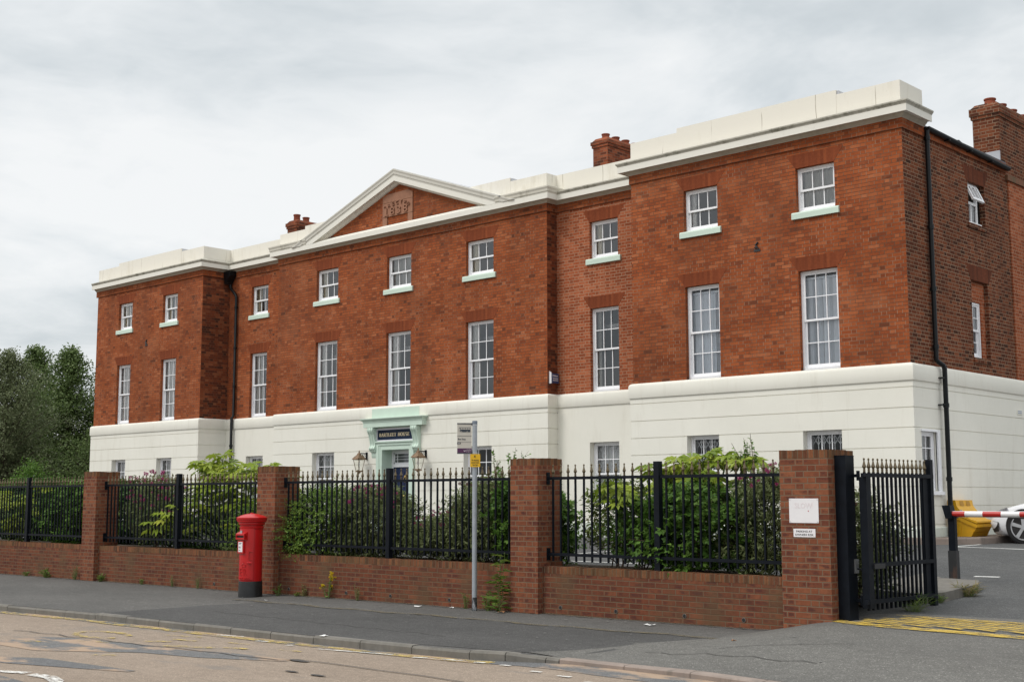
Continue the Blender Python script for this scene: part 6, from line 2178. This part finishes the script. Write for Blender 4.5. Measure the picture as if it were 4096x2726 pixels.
weed('ragwort with bright yellow flowers at the wall foot right of the post box', 10.15, -9.87, .42, 9, .20, .07, .022, M['lf_weed'], 101, flowers=34, fr=.019)
weed('reddish dock weed left of the yellow ragwort', 9.45, -9.86, .22, 6, .10, .07, .03, M['lf_dry'], 102)
weed('low green weed left of the reddish dock', 9.30, -9.88, .07, 8, .12, .06, .02, M['lf_weed'], 103)
weed('dry brown weed right of the yellow ragwort', 10.95, -9.87, .27, 8, .14, .06, .014, M['lf_dry'], 104)
weed('tall thistle with broad pointed leaves against the pier beyond the bus stop', 14.40, -9.98, .95, 4, .10, .24, .055, M['lf_weed'], 105, per=16, up=.35)
weed('short green weed at the foot of the wall left of the bus stop pole', 13.55, -9.87, .26, 8, .10, .05, .018, M['lf_weed'], 106)
weed('yellowish sprawling weed right of the bus stop pole', 14.08, -9.93, .32, 9, .16, .07, .03, M['lf_weed'], 107)
weed('bright green grass tuft right of the leftmost pier', 2.50, -9.88, .15, 16, .12, .10, .016, M['lf_weed'], 108)
weed('green weeds left of the leftmost pier by the kerb-side wall', .15, -9.88, .20, 16, .30, .09, .025, M['lf_weed'], 109)
weed('straw-coloured dead weed leaning against the leftmost pier', 1.42, -9.90, .34, 12, .16, .08, .014, M['lf_dry'], 110)
weed('small green weed at the far left foot of the wall', -.9, -9.87, .12, 9, .14, .07, .02, M['lf_weed'], 111)
weed('green weed between the post box and its pier', 8.93, -10.02, .19, 7, .07, .08, .024, M['lf_weed'], 112)
weed('dry weed midway along the wall between leftmost pier and post box', 5.25, -9.86, .24, 7, .10, .05, .012, M['lf_dry'], 113)
weed('pale green weed nearest right of the bright grass tuft', 4.1, -9.86, .14, 7, .09, .06, .016, M['lf_weed'], 114)
weed('dry seedling by the wall just left of the post box', 6.15, -9.86, .25, 6, .09, .05, .012, M['lf_dry'], 115)
weed('long grass tuft under the open gate', 20.26, -8.55, .20, 20, .30, .22, .008, M['lf_weed'], 116, zf=fore, cat='grass', name='grass_tuft')
weed('straw-coloured grass along the traffic island kerb', 20.3, -7.0, .16, 34, .26, .16, .010, M['lf_dry'], 117, zf=fore, cat='grass', name='grass_tuft')
weed('green grass at the near corner of the traffic island', 20.22, -7.72, .11, 12, .12, .12, .009, M['lf_weed'], 118, zf=fore, cat='grass', name='grass_tuft')


def scrap(label, x, y, a, b, rz, seed, mat='litter', name='paper_scrap', cat='litter', h=.02):
    rj2 = random.Random(seed)
    z = front(x, y) + .008
    mb = MB()
    n, m_ = 5, 3
    for i in range(n):
        for j in range(m_):
            mb.v.append((a * (i / (n - 1) - .5) + rj2.uniform(-.006, .006), b * (j / (m_ - 1) - .5) + rj2.uniform(-.008, .008), rj2.uniform(.002, h)))
    for i in range(n - 1):
        for j in range(m_ - 1):
            k = i * m_ + j
            mb.f.append((k, k + m_, k + m_ + 1, k + 1))
    o = link(name, mb.mesh(name, M[mat]))
    o.location = (x, y, z)
    o.rotation_euler = (0, 0, rz)
    md = o.modifiers.new('thickness', 'SOLIDIFY')
    md.thickness = .002
    return tag(o, label, cat, 'litter on the footway')


scrap('crumpled white paper on the footway below the wall right of the bus stop', 17.35, -10.2, .15, .07, .5, 1)
scrap('white paper scrap by the wall just left of the bus stop pole', 12.7, -10.1, .12, .04, .3, 2)
scrap('tiny white scrap close to the bus stop pole', 13.35, -9.98, .07, .03, .1, 3)
scrap('white scrap lying on the kerb edge below the post box', 14.55, -13.42, .09, .07, .2, 4)
scrap('tiny white scrap right of the post box base', 9.6, -10.75, .05, .03, .9, 5)
scrap('curled brown leaf on the footway by the pier right of the bus stop', 14.55, -10.12, .11, .06, .8, 6, 'dead_leaf', 'fallen_leaf', 'leaf', .035)
scrap('small tan leaf on the grey crossover tarmac', 19.4, -11.3, .05, .03, .4, 7, 'dead_leaf', 'fallen_leaf', 'leaf', .02)

# small ironwork and a card on the front
for xx in (12.66, -12.66):
    mb = MB().tube([(xx - .04, -.012, 7.16), (xx + .04, -.02, 7.14), (xx - .02, -.02, 7.21), (xx + .04, -.012, 7.27)], .022, 8).box(xx - .07, xx + .09, -.012, .002, 7.06, 7.12)
    hpart('wall_tie', mb, M['rust_iron'])
hpart('window_card', MB().box(14.149 + .22, 14.149 + .37, .215, .225, 7.86, 7.98), M['card'])
